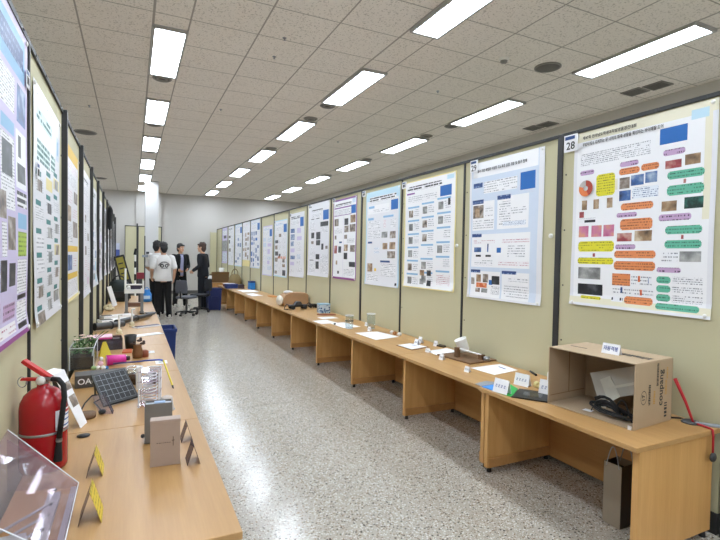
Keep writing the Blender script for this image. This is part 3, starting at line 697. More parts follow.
for y, z, d in ((2.86, 1.93, 'white poster with teal headings'), (4.02, 2.2, 'yellow-bordered poster'), (2.60, 2.30, 'lavender poster')):
    number_card(XLP, 1, y, z, None, 'small number card over the left panel on the ' + d, 0.07, 0.08)

# round white board magnets on the right row
for y, z, d in ((2.73, 1.72, 'between the posters 28 and 29'), (3.93, 1.66, 'right of the three-column poster')):
    o = MB().lathe([(0.018, 0), (0.018, 0.012), (0.012, 0.018), (0, 0.018)], 16).build('round_magnet', WHITEP, None, 0, (XR - 0.001, y, z), (0, -PI / 2, 0))
    tag(o, 'round white magnet on the olive panel ' + d, 'magnet')

# notice on the back wall, far left
t = thing('notice_board', 'small blue notice on the back wall beyond the left panels', 'notice', (-0.5, YB - 0.002, 1.33))
MB().box(-0.09, 0.09, -0.02, 0, 0, 0.53).build('board', mat('notice_blue', '4B5FA8', 0.5), t)
MB().box(-0.09, 0.09, -0.024, -0.02, 0.3, 0.53).build('heading', mat('notice_white', 'C9CEE0', 0.5), t)
# wall switch by the right end
t = thing('wall_switch', 'small grey switch plate on the back wall near the right panels', 'switch', (2.35, YB - 0.001, 1.2))
MB().box(-0.06, 0.06, -0.02, 0, 0, 0.2).build('plate', GREYS, t)
MB().box(-0.03, 0.03, -0.026, -0.02, 0.06, 0.14).build('rocker', WHITEP, t)

# ------------------------------------------------------------------ desks
ZT = 0.612
def desk(name, x_front, x_back, ya, yb, legs, label, group, first_end=False):
    """legs: which ends carry a leg panel, 'n' near (low y) / 'f' far"""
    D = x_back - x_front; s = 1 if D > 0 else -1; D = abs(D); Ln = yb - ya
    t = thing(name, label, 'desk', (x_front, ya, 0), 0, group)
    def bx(b, x0, x1, *r): x0, x1 = sorted((s * x0, s * x1)); return b.box(x0, x1, *r)
    o = bx(MB(), 0, D, 0.001, Ln - 0.001, ZT - 0.027, ZT).build('desktop', BEECH, t, 0.003)
    for e in legs:
        y0 = 0.02 if e == 'n' else Ln - 0.056
        lp = bx(MB(), 0.05, D - 0.03, y0, y0 + 0.036, 0.035, ZT - 0.027).build('leg_panel', BEECH_Z, t, 0.002)
        yn = (y0 - 0.014, y0) if e == 'f' else (y0 + 0.036, y0 + 0.05)
        bx(MB(), 0.055, D - 0.035, yn[0], yn[1], 0.04, 0.105).build('foot_rail', BEECH_EDGE, lp, 0.002)
        for xx in (0.085, D - 0.07):
            MB().rod((s * xx, y0 + 0.017, 0.0), (s * xx, y0 + 0.017, 0.036), 0.018, 0.012, 10).build('glide', BLACK, lp)
    a, b = (0.057 if 'n' in legs else 0.0), (Ln - 0.057 if 'f' in legs else Ln)
    bx(MB(), D - 0.24, D - 0.225, a, b, 0.40, ZT - 0.027).build('apron', BEECH_EDGE, t)
    bx(MB(), D - 0.06, D - 0.045, a, b, 0.03, ZT - 0.027).build('modesty_panel', BEECH_EDGE, t)
    br = MB()
    bx(br, D - 0.30, D - 0.24, b - 0.05, b - 0.005, 0.47, 0.50); bx(br, D - 0.30, D - 0.29, b - 0.05, b - 0.005, 0.44, 0.50)
    bx(br, D - 0.05, D - 0.03, b - 0.04, b - 0.005, 0.08, 0.42)
    br.build('bracket', BLACK, t)
    return t
RD = [1.487 + 1.19 * i for i in range(12)]
RL = ['beech desk closest to the camera on the right, carrying the open carton', 'beech desk on the right carrying the tilted white cup on a wooden base', 'beech desk on the right carrying the three small tents and a clipboard', 'beech desk on the right carrying the two empty glass beakers',
      'beech desk on the right carrying the patterned blue box', 'beech desk on the right carrying the rounded brown carton', 'beech desk on the right just beyond the brown carton', 'beech desk on the right, bare but for one paper sheet', 'beech desk on the right carrying the first blue boxes', 'beech desk on the right carrying the dark plum and bright blue boxes', 'beech desk on the right, last of the row, carrying the tan cloth bag']
for i in range(11):
    xf = 2.24 if i == 0 else 2.265 + 0.003 * i
    desk('desk', xf, 2.955, RD[i], RD[i + 1], 'nf' if i < 2 else 'f', RL[i], 'beech desks of the right row')
LD = [1.56 + 1.2 * i for i in range(9)]
LL = ['beech desk closest to the camera on the left, carrying the fire extinguisher', 'beech desk on the left carrying the solar panel', 'beech desk on the left carrying the planted glass tank', 'beech desk on the left with the long white strips', 'beech desk on the left with the two black tubes',
      'beech desk on the left carrying the white model table', 'beech desk on the left just beyond the white model table', 'beech desk on the left, last before the students']
for i in range(8):
    desk('desk', 0.335, -0.40, LD[i], LD[i + 1], 'nf' if i == 0 else 'f', LL[i], 'beech desks of the left row')
t = thing('desk', 'beech desk turned across the far end of the right row', 'desk', (2.05, 15.75, 0), 0)
MB().box(0, 0.85, 0, 0.6, ZT - 0.03, ZT).build('desktop', BEECH, t)
MB().box(0.02, 0.83, 0.03, 0.05, 0.04, ZT - 0.03).build('front_panel', BEECH_EDGE, t)
for x in (0.0, 0.83): MB().box(x, x + 0.02, 0.02, 0.58, 0, ZT - 0.03).build('leg_panel', BEECH_Z, t)

# ------------------------------------------------------------------ things on the right desks
Z = ZT + 0.0005
def R(d): return math.radians(d)
# open cardboard carton, its open side to the aisle
BW, BD, BH, BT = 0.55, 0.385, 0.365, 0.006
t = thing('cardboard_carton', 'open cardboard carton lying on its side on the nearest right desk', 'box', (2.452, 1.652, Z), R(5))
for n, a in (('bottom_board', (0, BD, 0, BW, 0, BT)), ('top_board', (0, BD, 0, BW, BH - BT, BH))):
    MB().box(*a).build(n, CARD, t, 0.002)
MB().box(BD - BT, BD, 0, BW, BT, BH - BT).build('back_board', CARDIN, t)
sidep = MB().box(0, BD, 0, BT, BT, BH - BT).build('side_board', CARD, t, 0.001)
MB().box(0, BD, BW - BT, BW, BT, BH - BT).build('side_board', CARD, t, 0.001)
cr = MB()
cr.box(0.20, 0.205, BW - BT - 0.0012, BW - BT, 0.05, BH - 0.02).box(0.02, BD - 0.02, BW - BT - 0.0012, BW - BT, 0.05, 0.054)
cr.build('crease', mat('crease_brown', '8A6A48', 0.9), t)
# printing on the side facing the camera (runs bottom to top)
rv = (PI / 2, -PI / 2, 0)
txt('coupang', 0.062, INK, 'lettering', t, (0.262, -0.0008, 0.10), rv, sx=1.0)
txt('17', 0.038, INK, 'lettering', t, (0.088, -0.0008, 0.148), rv, sx=1.0)
ring = MB()
for k in range(28):
    a0, a1 = 2 * PI * k / 28, 2 * PI * (k + 1) / 28
    ring.add([(0.088 + r * math.cos(a), -0.0008, 0.168 + r * 1.35 * math.sin(a)) for a in (a0, a1) for r in (0.026, 0.029)], [(0, 1, 3, 2)])
ring.build('round_mark', INK, t, 0, weld=True)
def dash(name, x, z0, z1, w, m, seed, step=0.006):
    rn = random.Random(seed); b = MB(); z = z0
    while z < z1:
        l = rn.uniform(0.3, 0.9) * step * 1.6
        b.box(x - w / 2 * rn.uniform(0.6, 1), x + w / 2, -0.0008, -0.0002, z, z + l); z += l + step * 0.5
    return b.build(name, m, t)
dash('small_print', 0.145, 0.12, 0.235, 0.022, INK, 4); dash('small_print', 0.195, 0.12, 0.19, 0.018, TAN_INK, 5)
dash('small_print', 0.225, 0.22, 0.345, 0.02, INK, 6); dash('small_print', 0.315, 0.03, 0.115, 0.03, INK, 7, 0.014); dash('small_print', 0.315, 0.16, 0.24, 0.02, TAN_INK, 8)
dash('small_print', 0.325, 0.25, 0.31, 0.015, TAN_INK, 9)
for q, (z0) in enumerate((0.06, 0.30)): pass
# printing on the top
tp = MB(); rn = random.Random(9)
y = 0.03
while y < 0.30:
    l = rn.uniform(0.012, 0.03); tp.box(0.20 - rn.uniform(0.01, 0.03), 0.235, y, y + l, BH, BH + 0.0008); y += l + 0.006
tp.build('top_print', INK, t)
tp = MB(); y = 0.40
while y < 0.50:
    l = rn.uniform(0.01, 0.02); tp.box(0.16, 0.172, y, y + l, BH, BH + 0.0008); y += l + 0.004
tp.build('top_print', INK, t)
flap = MB().box(-0.005, 0.002, 0.012, 0.03, 0.0, 0.02).build('tape_tab', SHEETW, t)

def tent_card(x, y, z, w, h, rz, label, lines=2, m=SHEETW, ink=INKB, spread=0.3, text=None, group='small folded name cards', back=None):
    t = thing('name_card', label, 'name card', (x, y, z), rz, group)
    d = h * spread
    MB().slab([(-w / 2, -d, 0), (w / 2, -d, 0), (w / 2, 0, h), (-w / 2, 0, h)], 0.0015).build('front_leaf', m, t)
    MB().slab([(w / 2, d, 0), (-w / 2, d, 0), (-w / 2, 0, h), (w / 2, 0, h)], 0.0015).build('back_leaf', back or m, t)
    a = math.atan2(h, d)
    if text: txt(text, h * 0.5, ink, 'writing', t, (0, -d * 0.5 - 0.0012, h * 0.5), (a, 0, 0), 'CENTER', 0.0003, 0.8)
    elif lines:
        b = MB(); rn = random.Random(int(abs(x * 1000 + y * 77)))
        Mx = Matrix.Translation((0, -d - 0.0008, 0)) @ Matrix.Rotation(a, 4, 'X')
        L = math.hypot(h, d); n = 4
        for q in range(n):
            x0 = -w * 0.36 + q * w * 0.19
            b.box(x0, x0 + w * 0.10, L * 0.40, L * 0.43, 0, 0.0006, 0, Mx); b.box(x0 + w * 0.02, x0 + w * 0.04, L * 0.43, L * 0.60, 0, 0.0006, 0, Mx); b.box(x0 + w * 0.07, x0 + w * 0.10, L * 0.50, L * 0.60, 0, 0.0006, 0, Mx)
        b.build('writing', ink, t)
    return t
tent_card(2.585, 1.895, Z + BH, 0.105, 0.06, R(-90 + 8), 'white name card standing on top of the cardboard carton', text='자동격봉', group='folded name cards')
# contents of the carton
Mb = Matrix.Translation((2.452, 1.652, Z)) @ Matrix.Rotation(R(5), 4, 'Z')
def W3(x, y, z): return Mb @ Vector((x, y, z))
p = W3(0.26, 0.16, BT)
t = thing('foam_board', 'grey foam board with a pale paper cross leaning inside the cardboard carton', 'board', p, R(5))
o3 = Vector((0.26, 0.16, BT))
q = [Vector(c) - o3 for c in ((0.191, 0.098, 0.146), (0.193, 0.326, 0.054), (0.257, 0.427, 0.194), (0.251, 0.137, 0.30))]
MB().slab([q[0], q[1], q[2], q[3]], 0.005).build('sheet', GREYC, t)
nrm = (q[1] - q[0]).cross(q[3] - q[0]).normalized()
if nrm.x > 0: nrm = -nrm
XP = mat('cross_paper', 'CFCEC2', 0.7)
def loc3(pts, o): return [Vector(c) - o3 + nrm * o for c in pts]
MB().slab(loc3(((0.188, 0.252, 0.056), (0.236, 0.343, 0.171), (0.240, 0.281, 0.209), (0.190, 0.185, 0.110)), 0.006), 0.003).build('paper_strip', XP, t)
MB().slab(loc3(((0.213, 0.272, 0.128), (0.216, 0.275, 0.142), (0.222, 0.115, 0.212), (0.218, 0.113, 0.196)), 0.010), 0.003).build('paper_strip', XP, t)
MB().slab([Vector((0.225, 0.36, 0.0)) - o3, Vector((0.225, 0.30, 0.0)) - o3, Vector((0.225, 0.30, 0.13)) - o3, Vector((0.225, 0.36, 0.13)) - o3], 0.004).build('stand', GREYC, t)

# coil of black cable
p = W3(0.10, 0.185, BT + 0.004)
t = thing('cable_coil', 'coil of black cable with a white tag inside the cardboard carton', 'cable', p, R(5))
b = MB(); pts = []; rn = random.Random(5)
for k in range(150):
    a = k * 0.30
    pts.append((0.05 * math.sin(a) * (0.8 + 0.2 * math.sin(k * 0.17)), 0.145 * math.cos(a) * (0.72 + 0.25 * math.sin(k * 0.05)), 0.012 + 0.028 * (0.5 + 0.5 * math.sin(a * 1.02 + 0.6)) + 0.012 * abs(math.sin(k * 0.37))))
MB().tube(pts, 0.005, 8).build('cable', BLACK, t)
b = MB().tube([(0.01, -0.10 + 0.005 * k, 0.03 + 0.075 * math.sin(PI * k / 18)) for k in range(-4, 19)], 0.005, 8).build('cable_loop', BLACK, t)
b = MB()
for k in range(5): b.tube([(0.0, 0.09 - 0.03 * j + 0.004 * k, 0.028 + 0.012 * k + 0.035 * (1 - ((j - 2) / 2.2) ** 2) * (1 if k % 2 else 0.8)) for j in range(6)], 0.0065, 8)
b.build('tied_bundle', RUBBER, t)
MB().slab([(-0.05, 0.10, 0.004), (-0.015, 0.10, 0.006), (-0.015, 0.155, 0.004), (-0.05, 0.155, 0.002)], 0.001).build('tag', SHEETW, t)
MB().tube([(-0.03, 0.11, 0.006), (-0.01, 0.11, 0.03), (0, 0.10, 0.035)], 0.003, 6).build('tag_lead', BLACK, t)

# red strap, dangling round weight, pens
t = thing('strap', 'red strap hanging down from the carton corner to the desk end with a round weight', 'strap', (2.84, 1.62, Z))
path = [(0.0, 0.055, 0.245), (0.006, 0.03, 0.19), (0.016, 0.0, 0.12), (0.03, -0.02, 0.05), (0.04, -0.03, 0.012)]
MB().tube(path, [0.010, 0.009, 0.008, 0.007, 0.006], 8).build('band', REDSTRAP, t)
MB().tube([(0.04, -0.03, 0.008), (0.045, -0.07, 0.006), (0.035, -0.12, 0.006), (0.03, -0.137, 0.004), (0.028, -0.142, -0.03), (0.03, -0.142, -0.12)], 0.006, 8).build('band_end', REDSTRAP, t)
b = MB(); Mr = Matrix.Translation((0.03, -0.144, -0.145)) @ Matrix.Rotation(PI / 2, 4, 'X')
b.lathe([(0, 0.008), (0.02, 0.008), (0.026, 0.003), (0.026, -0.003), (0.02, -0.008), (0, -0.008)], 20, M=Mr)
b.build('weight', DGREY, t)
MB().lathe([(0.0, 0.018), (0.02, 0.016), (0.042, 0.01), (0.05, 0.0), (0, 0)], 20, c=(0.055, -0.01, 0)).build('clamp', DGREY, t)
t = thing('pen', 'thin black pen on the desk behind the carton corner', 'pen', (2.86, 1.70, Z), R(-35))
MB().rod((-0.06, 0, 0.006), (0.05, 0, 0.006), 0.005, 0.005, 10).build('barrel', BLACK, t)
MB().rod((0.05, 0, 0.006), (0.066, 0, 0.006), 0.005, 0.001, 10).build('tip', DGREY, t)
t = thing('utility_knife', 'grey utility knife at the right end of the nearest desk', 'knife', (2.93, 1.53, Z), R(-50))
MB().box(-0.07, 0.05, -0.014, 0.014, 0, 0.014).build('handle', GREYS, t, 0.003)
MB().box(0.05, 0.09, -0.008, 0.008, 0.004, 0.006).build('blade', GREYM, t)

# folders and tablet on the near desk
def sheet(name, label, cat, pts, m, th=0.003, z=Z, group=None, extra=None):
    c = Vector((sum(p[0] for p in pts) / len(pts), sum(p[1] for p in pts) / len(pts), z))
    b = MB(); n = len(pts)
    vs = [(p[0] - c.x, p[1] - c.y, 0) for p in pts] + [(p[0] - c.x, p[1] - c.y, th) for p in pts]
    b.add(vs, [tuple(range(n)), tuple(range(n, 2 * n))] + [(k, (k + 1) % n, n + (k + 1) % n, n + k) for k in range(n)])
    o = b.build(name, m, None); o.location = c
    tag(o, label, cat, group)
    return o
o = sheet('tablet', 'flat black tablet lying on the near desk beside the carton', 'tablet', [(2.275, 2.385), (2.41, 2.205), (2.60, 2.33), (2.47, 2.51)], BLACK, 0.008)
MB().box(-0.06, 0.06, -0.05, 0.05, 0.008, 0.0085).build('screen', mat('dark_screen', '1E2126', 0.15), o, rot=(0, 0, R(-50)))
sheet('folder', 'bright green folder lying on the near desk beside the tablet', 'folder', [(2.265, 2.52), (2.28, 2.39), (2.465, 2.52), (2.50, 2.63), (2.40, 2.67)], GREENS, 0.004)
sheet('folder', 'blue folder lying on the near desk behind a white card', 'folder', [(2.262, 2.665), (2.272, 2.545), (2.40, 2.62), (2.39, 2.675)], BLUES, 0.004)
sheet('folder', 'grey clear folder on the near desk next to the blue folder', 'folder', [(2.268, 2.745), (2.268, 2.68), (2.40, 2.685), (2.45, 2.715), (2.40, 2.78)], GREYS, 0.003)
tent_card(2.29, 2.49, Z + 0.004, 0.115, 0.092, R(-78), 'white name card standing on the green and blue folders')
tent_card(2.575, 2.59, Z, 0.115, 0.085, R(-75), 'white name card standing beside the yellow tape roll')
tent_card(2.56, 2.335, Z, 0.12, 0.10, R(-70), 'white name card half hidden by the left side of the carton')
t = thing('tape_dispenser', 'pale yellow tape roll with a dark green cutter beside a name card', 'tape', (2.625, 2.50, Z), R(-10))
Mt = Matrix.Translation((0, 0, 0.022)) @ Matrix.Rotation(PI / 2, 4, 'X')
MB().lathe([(0.022, -0.012), (0.022, 0.012), (0.012, 0.012), (0.012, -0.012), (0.022, -0.012)], 20, M=Mt).build('roll', mat('tape_cream', 'E2D79A', 0.5), t)
MB().rod((0.02, 0, 0.02), (0.11, -0.07, 0.022), 0.006, 0.006, 8).build('cutter_arm', mat('dark_green', '27452F', 0.5), t)
t = thing('plastic_bottle', 'small white bottle standing behind the left side of the carton', 'bottle', (2.77, 2.50, Z))
MB().lathe([(0, 0), (0.03, 0), (0.032, 0.02), (0.032, 0.09), (0.014, 0.12), (0.014, 0.13)], 20).build('body', WHITEP, t)
MB().lathe([(0.017, 0.125), (0.017, 0.15), (0, 0.152)], 16).build('cap', WHITEP, t)
t = thing('marker_pen', 'short black marker lying by the panel behind the yellow tape roll', 'pen', (2.90, 2.80, Z), R(65))
MB().rod((-0.05, 0, 0.009), (0.04, 0, 0.009), 0.009, 0.009, 12).build('barrel', BLACK, t)
MB().rod((0.04, 0, 0.009), (0.075, 0, 0.009), 0.008, 0.007, 12).build('cap', DGREY, t)
# pale papers along the desks
def paper(pts, label, name='paper_sheet', inks=2, n=1):
    o = sheet(name, label, 'paper', pts, SHEETW, 0.0015 * n, group='white paper sheets on the right desks')
    a = Vector(pts[0] + (0,)); b_ = Vector(pts[1] + (0,)); d = Vector(pts[3] + (0,)); c = o.location.copy(); c.z = 0
    b = MB()
    for k in range(inks):
        def at(u, v): w = a + (b_ - a) * u + (d - a) * v - c; return (w.x, w.y, 0.0015 * n + 0.0002)
        v = 0.2 + 0.14 * k
        b.add([at(0.3, v), at(0.7, v), at(0.7, v + 0.05), at(0.3, v + 0.05)], [(0, 1, 2, 3)])
    if inks: b.build('printing', INKB, o)
    return o
paper([(2.905, 3.19), (2.885, 2.96), (2.59, 2.905), (2.565, 3.17)], 'white sheet on the right desks in front of the wooden lamp base', inks=1)
paper([(2.90, 3.96), (2.905, 3.72), (2.60, 3.70), (2.61, 3.90)], 'white sheet on the right desks behind the tilted white cup', inks=0)
o = sheet('clipboard', 'brown clipboard under a white sheet beside the three small cards', 'clipboard', [(2.69, 4.32), (2.76, 4.07), (2.50, 3.99), (2.48, 4.27)], BROWN, 0.003)
o = paper([(2.675, 4.31), (2.74, 4.09), (2.515, 4.02), (2.50, 4.27)], 'white sheet on the brown clipboard'); o.location.z += 0.0032
paper([(2.72, 5.15), (2.78, 4.73), (2.43, 4.63), (2.42, 5.15)], 'large white sheet on the right desks nearer than the glass beakers', inks=0)
paper([(2.66, 6.05), (2.70, 5.58), (2.45, 5.56), (2.44, 5.98)], 'white sheet under the nearer-left glass beaker', inks=0)
paper([(2.52, 6.35), (2.56, 5.99), (2.31, 6.0), (2.29, 6.30)], 'white sheet just beyond the glass beaker at the desk edge', inks=0)
paper([(2.74, 6.66), (2.76, 6.46), (2.50, 6.44), (2.49, 6.64)], 'white sheet beside the reddish strip', inks=0)
paper([(2.60, 11.3), (2.66, 10.55), (2.40, 10.5), (2.38, 11.2)], 'white sheet alone on the far right desks', inks=0)
# small cards
SC = [(2.455, 3.07, 0.05, 0.045, 'small white card in front of the wooden lamp base'), (2.53, 3.53, 0.05, 0.05, 'small pale green card at the corner of the wooden lamp base'), (2.60, 3.86, 0.055, 0.04, 'small white card standing low by the white sheet behind the tilted cup'),
      (2.70, 4.22, 0.05, 0.065, 'small white card, right one behind the clipboard'), (2.80, 4.30, 0.05, 0.07, 'small white card, middle one behind the clipboard'), (2.86, 4.10, 0.045, 0.055, 'small white card, farthest right behind the clipboard')]
for x, y, w, h, lab in SC: tent_card(x, y, Z, w, h, R(-80), lab, ink=DGREY, spread=0.35, group='tiny folded cards on the right desks')
tent_card(2.805, 5.62, Z, 0.05, 0.05, R(-80), 'tiny white card left of the farther glass beaker', ink=DGREY, group='tiny folded cards on the right desks')
tent_card(2.65, 5.22, Z, 0.05, 0.055, R(-80), 'tiny white card in front of the farther glass beaker', ink=DGREY, group='tiny folded cards on the right desks')
o = sheet('eraser', 'small black block behind the white sheet by the tilted cup', 'eraser', [(2.93, 4.12), (2.93, 4.02), (2.88, 3.99), (2.86, 4.09)], BLACK, 0.014)
# wooden base with the tilted white cup
t = thing('lamp_model', 'tilted white paper cup on an arm over a brown wooden base', 'model', (2.785, 3.50, Z), R(6))
MB().box(-0.165, 0.165, -0.21, 0.22, 0, 0.012).build('base_board', CEDAR, t, 0.002)
MB().box(-0.10, -0.06, 0.02, 0.06, 0.012, 0.10).build('wooden_block', CEDAR, t, 0.002)
MB().box(0.02, 0.07, -0.16, -0.12, 0.012, 0.055).build('wooden_block', CEDAR, t, 0.002)
Mc = Matrix.Translation((0.03, 0.09, 0.105)) @ Matrix.Rotation(R(-20), 4, 'Y') @ Matrix.Rotation(R(-11), 4, 'X')
prof = [(0, -0.058), (0.046, -0.058)] + [(0.047 + 0.001 * k + (0.0016 if k % 2 else 0), -0.052 + 0.012 * k) for k in range(9)] + [(0.058, 0.056), (0.058, 0.060), (0.053, 0.058), (0.044, -0.052), (0, -0.052)]
MB().lathe(prof, 28, M=Mc).build('paper_cup', WHITEP, t)
MB().rod((-0.07, 0.03, 0.09), (0.045, -0.14, 0.05), 0.008, 0.008, 8).build('arm', WHITEP, t)
MB().lathe([(0, 0), (0.03, 0), (0.03, 0.03), (0, 0.03)], 14, c=(0.06, -0.19, 0.012)).build('counterweight', GREYM, t)
# shells by the big sheet
rn = random.Random(12)
for k, (x, y, m, lab) in enumerate(((2.80, 4.93, 'white', 'pale round bead, left of three beside the big white sheet'), (2.80, 4.86, 'brown', 'brown bead in the middle of three beside the big white sheet'), (2.82, 4.78, 'white', 'pale round bead, right of three beside the big white sheet'))):
    o = MB().ell((0, 0, 0.022), (0.026, 0.024, 0.022), 0, 14, 10).build('wooden_bead', WHITEP if m == 'white' else mat('bead_brown', 'A8703E', 0.5)); o.location = (x, y, Z)
    tag(o, lab, 'bead', 'three beads by the white sheet')
# glass beakers
def beaker(x, y, r, h, label, zz=Z):
    t = thing('glass_beaker', label, 'beaker', (x, y, zz), 0, 'empty glass beakers on the right desks')
    MB().lathe([(0, 0.003), (r * 0.9, 0.003), (r * 0.98, 0.012), (r, h * 0.95), (r * 1.04, h), (r * 0.97, h), (r * 0.95, h * 0.95), (r * 0.93, 0.014), (0, 0.01)], 28).build('glass', GLASS, t)
    MB().lathe([(r * 1.03, h - 0.003), (r * 1.07, h), (r * 1.03, h + 0.003), (r * 0.98, h), (r * 1.03, h - 0.003)], 28).build('rim', EDGEW, t)
    MB().lathe([(0, 0), (r * 0.9, 0), (r * 0.95, 0.003), (0, 0.003)], 28).build('foot', EDGEW, t)
    return t
b1 = beaker(2.50, 5.50, 0.052, 0.165, 'empty glass beaker with a dark line, at the desk edge', Z + 0.002)
MB().lathe([(0.0535, 0.092), (0.0535, 0.10), (0.0545, 0.10), (0.0545, 0.092), (0.0535, 0.092)], 28).build('level_mark', DGREY, b1)
beaker(2.76, 5.40, 0.055, 0.19, 'empty glass beaker nearer to the olive panel')
o = MB().ell((0, 0, 0.012), (0.016, 0.016, 0.012), 0, 10, 8).build('pebble', INK); o.location = (2.45, 5.86, Z); tag(o, 'tiny dark pebble on the sheet left of the glass beaker', 'pebble')
# patterned box, reddish strip
t = thing('patterned_box', 'small blue and white patterned box by the olive panel', 'box', (2.80, 7.18, Z), R(-6))
def pat():
    q = NT('blue_pattern'); v = q.n('ShaderNodeTexVoronoi', {'Vector': q.obj(), 'Scale': 34})
    q.bs(Base_Color=q.ramp(v.outputs['Distance'], [(0.2, lin('31527E')), (0.45, lin('B7C7D2'))], 'CONSTANT'), Roughness=0.5)
    return q.m
MB().box(-0.09, 0.09, -0.08, 0.08, 0, 0.13).build('body', pat(), t, 0.003)
MB().box(-0.093, 0.093, -0.083, 0.083, 0.13, 0.15).build('lid', mat('box_lid_blue', '8FB4CB', 0.5), t, 0.003)
sheet('reddish_strip', 'reddish brown strip on the desk before the patterned box', 'strip', [(2.60, 6.95), (2.62, 6.86), (2.86, 6.80), (2.86, 6.9)], mat('rust_brown', '8B4A2E', 0.6), 0.012)
# rounded brown carton and the black car kit
t = thing('craft_carton', 'brown rounded carton with a pale open end on the right desks', 'box', (2.68, 8.42, Z), R(4))
prof = [(-0.22, 0), (0.22, 0), (0.25, 0.05), (0.25, 0.19), (0.2, 0.235), (-0.1, 0.245), (-0.2, 0.2), (-0.25, 0.12)]
MB().prism(prof, -0.14, 0.14).build('body', make_cardboard('craft_brown', 'B08B66'), t, 0.01)
MB().ell((-0.27, -0.03, 0.10), (0.05, 0.13, 0.095)).build('open_end', mat('paper_end', 'D7CFC0', 0.7), t)
MB().ell((-0.10, 0, 0.245), (0.09, 0.08, 0.03)).build('crumpled_paper', SHEETW, t)
t = thing('wheeled_kit', 'black wheeled kit with loose wires in front of the brown carton', 'toy vehicle', (2.56, 7.80, Z), R(3))
MB().box(-0.15, 0.17, -0.06, 0.06, 0.04, 0.075).build('chassis', BLACK, t, 0.01)
MB().prism([(-0.06, 0.075), (0.08, 0.075), (0.05, 0.13), (-0.03, 0.13)], -0.045, 0.045).build('cabin', DGREY, t, 0.005)
for x in (-0.10, 0.12):
    for y in (-0.07, 0.07): MB().rod((x, y - 0.012, 0.035), (x, y + 0.012, 0.035), 0.035, 0.035, 16).build('wheel', RUBBER, t)
MB().tube([(-0.14, 0, 0.06), (-0.2, -0.02, 0.09), (-0.24, -0.04, 0.05), (-0.26, -0.06, 0.012), (-0.2, -0.1, 0.011)], 0.008, 6).build('wire', BLACK, t)
MB().tube([(0.16, 0, 0.06), (0.22, 0.02, 0.1), (0.26, 0, 0.07), (0.29, -0.05, 0.012)], 0.008, 6).build('wire', BLACK, t)
t2 = thing('wheeled_kit', 'smaller black wheeled kit right of the larger one before the brown carton', 'toy vehicle', (2.88, 7.92, Z), R(-8))
MB().box(-0.06, 0.07, -0.05, 0.05, 0.03, 0.07).build('chassis', BLACK, t2, 0.008)
for x in (-0.045, 0.05):
    for y in (-0.055, 0.055): MB().rod((x, y - 0.01, 0.028), (x, y + 0.01, 0.028), 0.028, 0.028, 14).build('wheel', RUBBER, t2)
o = sheet('wooden_lath', 'thin wooden lath near the panel on the far right desks', 'lath', [(2.72, 10.4), (2.74, 10.1), (2.86, 10.1), (2.85, 10.4)], mat('orange_wood', 'C08447', 0.6), 0.02)
# far right desks: boxes and odds
def small_box(x, y, sx, sy, sz, m, lab, rz=0, name='small_box', lidm=None):
    t = thing(name, lab, 'box', (x, y, Z), R(rz), None)
    MB().box(-sx / 2, sx / 2, -sy / 2, sy / 2, 0, sz * 0.8).build('body', m, t, 0.004)
    MB().box(-sx / 2 - 0.003, sx / 2 + 0.003, -sy / 2 - 0.003, sy / 2 + 0.003, sz * 0.8, sz).build('lid', lidm or m, t, 0.004)
    return t
small_box(2.42, 13.1, 0.28, 0.3, 0.12, NAVY, 'navy blue box on the far right desks at the aisle edge', 5)
small_box(2.86, 12.6, 0.12, 0.22, 0.22, BLUEP, 'bright blue box against the panel on the far right desks', 8, lidm=NAVY)
small_box(2.67, 13.05, 0.16, 0.25, 0.1, mat('dark_plum', '3A2B33', 0.6), 'dark plum box between the two blue boxes', -6)
small_box(2.5, 13.75, 0.3, 0.4, 0.09, mat('dull_red', '7E4A42', 0.6), 'dull red box behind the navy box', 3, lidm=SHEETW)
o = sheet('paper_sheet', 'long white sheet before the blue boxes on the far right desks', 'paper', [(2.42, 12.4), (2.44, 11.6), (2.85, 11.7), (2.85, 12.3)], SHEETW, 0.004, group='white paper sheets on the right desks')
t = thing('tall_bag', 'tan cloth bag standing by the panel at the far end of the right desks', 'bag', (2.75, 14.3, Z))
MB().lathe([(0, 0), (0.16, 0), (0.19, 0.08), (0.18, 0.22), (0.13, 0.30), (0.09, 0.33)], 18).build('body', mat('tan_cloth', '8B7A55', 0.9), t)
MB().tube([(0.09 * math.cos(a), 0.02, 0.32 + 0.16 * math.sin(a)) for a in [PI * k / 12 for k in range(13)]], 0.012, 6).build('handle', mat('tan_cloth', '8B7A55', 0.9), t)
t = thing('cardboard_carton', 'brown carton standing on the turned desk at the far end', 'box', (2.56, 16.08, Z))
MB().box(-0.26, 0.3, -0.2, 0.22, 0, 0.26).build('body', make_cardboard('far_brown', '7A5E3E'), t, 0.004)
MB().slab([(-0.26, -0.2, 0.26), (0.3, -0.2, 0.26), (0.3, -0.28, 0.34), (-0.26, -0.28, 0.34)], 0.005).build('flap', make_cardboard('far_brown2', '8A6C48'), t)
t = thing('paper_cup', 'white paper cup on the carton at the far end of the right desks', 'cup', (2.66, 16.1, Z + 0.2605))
MB().lathe([(0, 0), (0.06, 0), (0.085, 0.2), (0.08, 0.2), (0.055, 0.01), (0, 0.01)], 18).build('body', WHITEP, t)
MB().lathe([(0.083, 0.198), (0.09, 0.203), (0.083, 0.208), (0.083, 0.198)], 18).build('rim', WHITEP, t)
t = thing('white_box', 'small white box at the aisle end of the turned far desk', 'box', (2.13, 15.72, Z - 0.16), 0)
t.location = (2.17, 15.80, Z)
MB().box(-0.12, 0.12, -0.1, 0.1, 0, 0.2).build('body', SHEETW, t, 0.004)
MB().box(-0.123, 0.123, -0.103, 0.103, 0.2, 0.225).build('lid', WHITEP, t, 0.004)
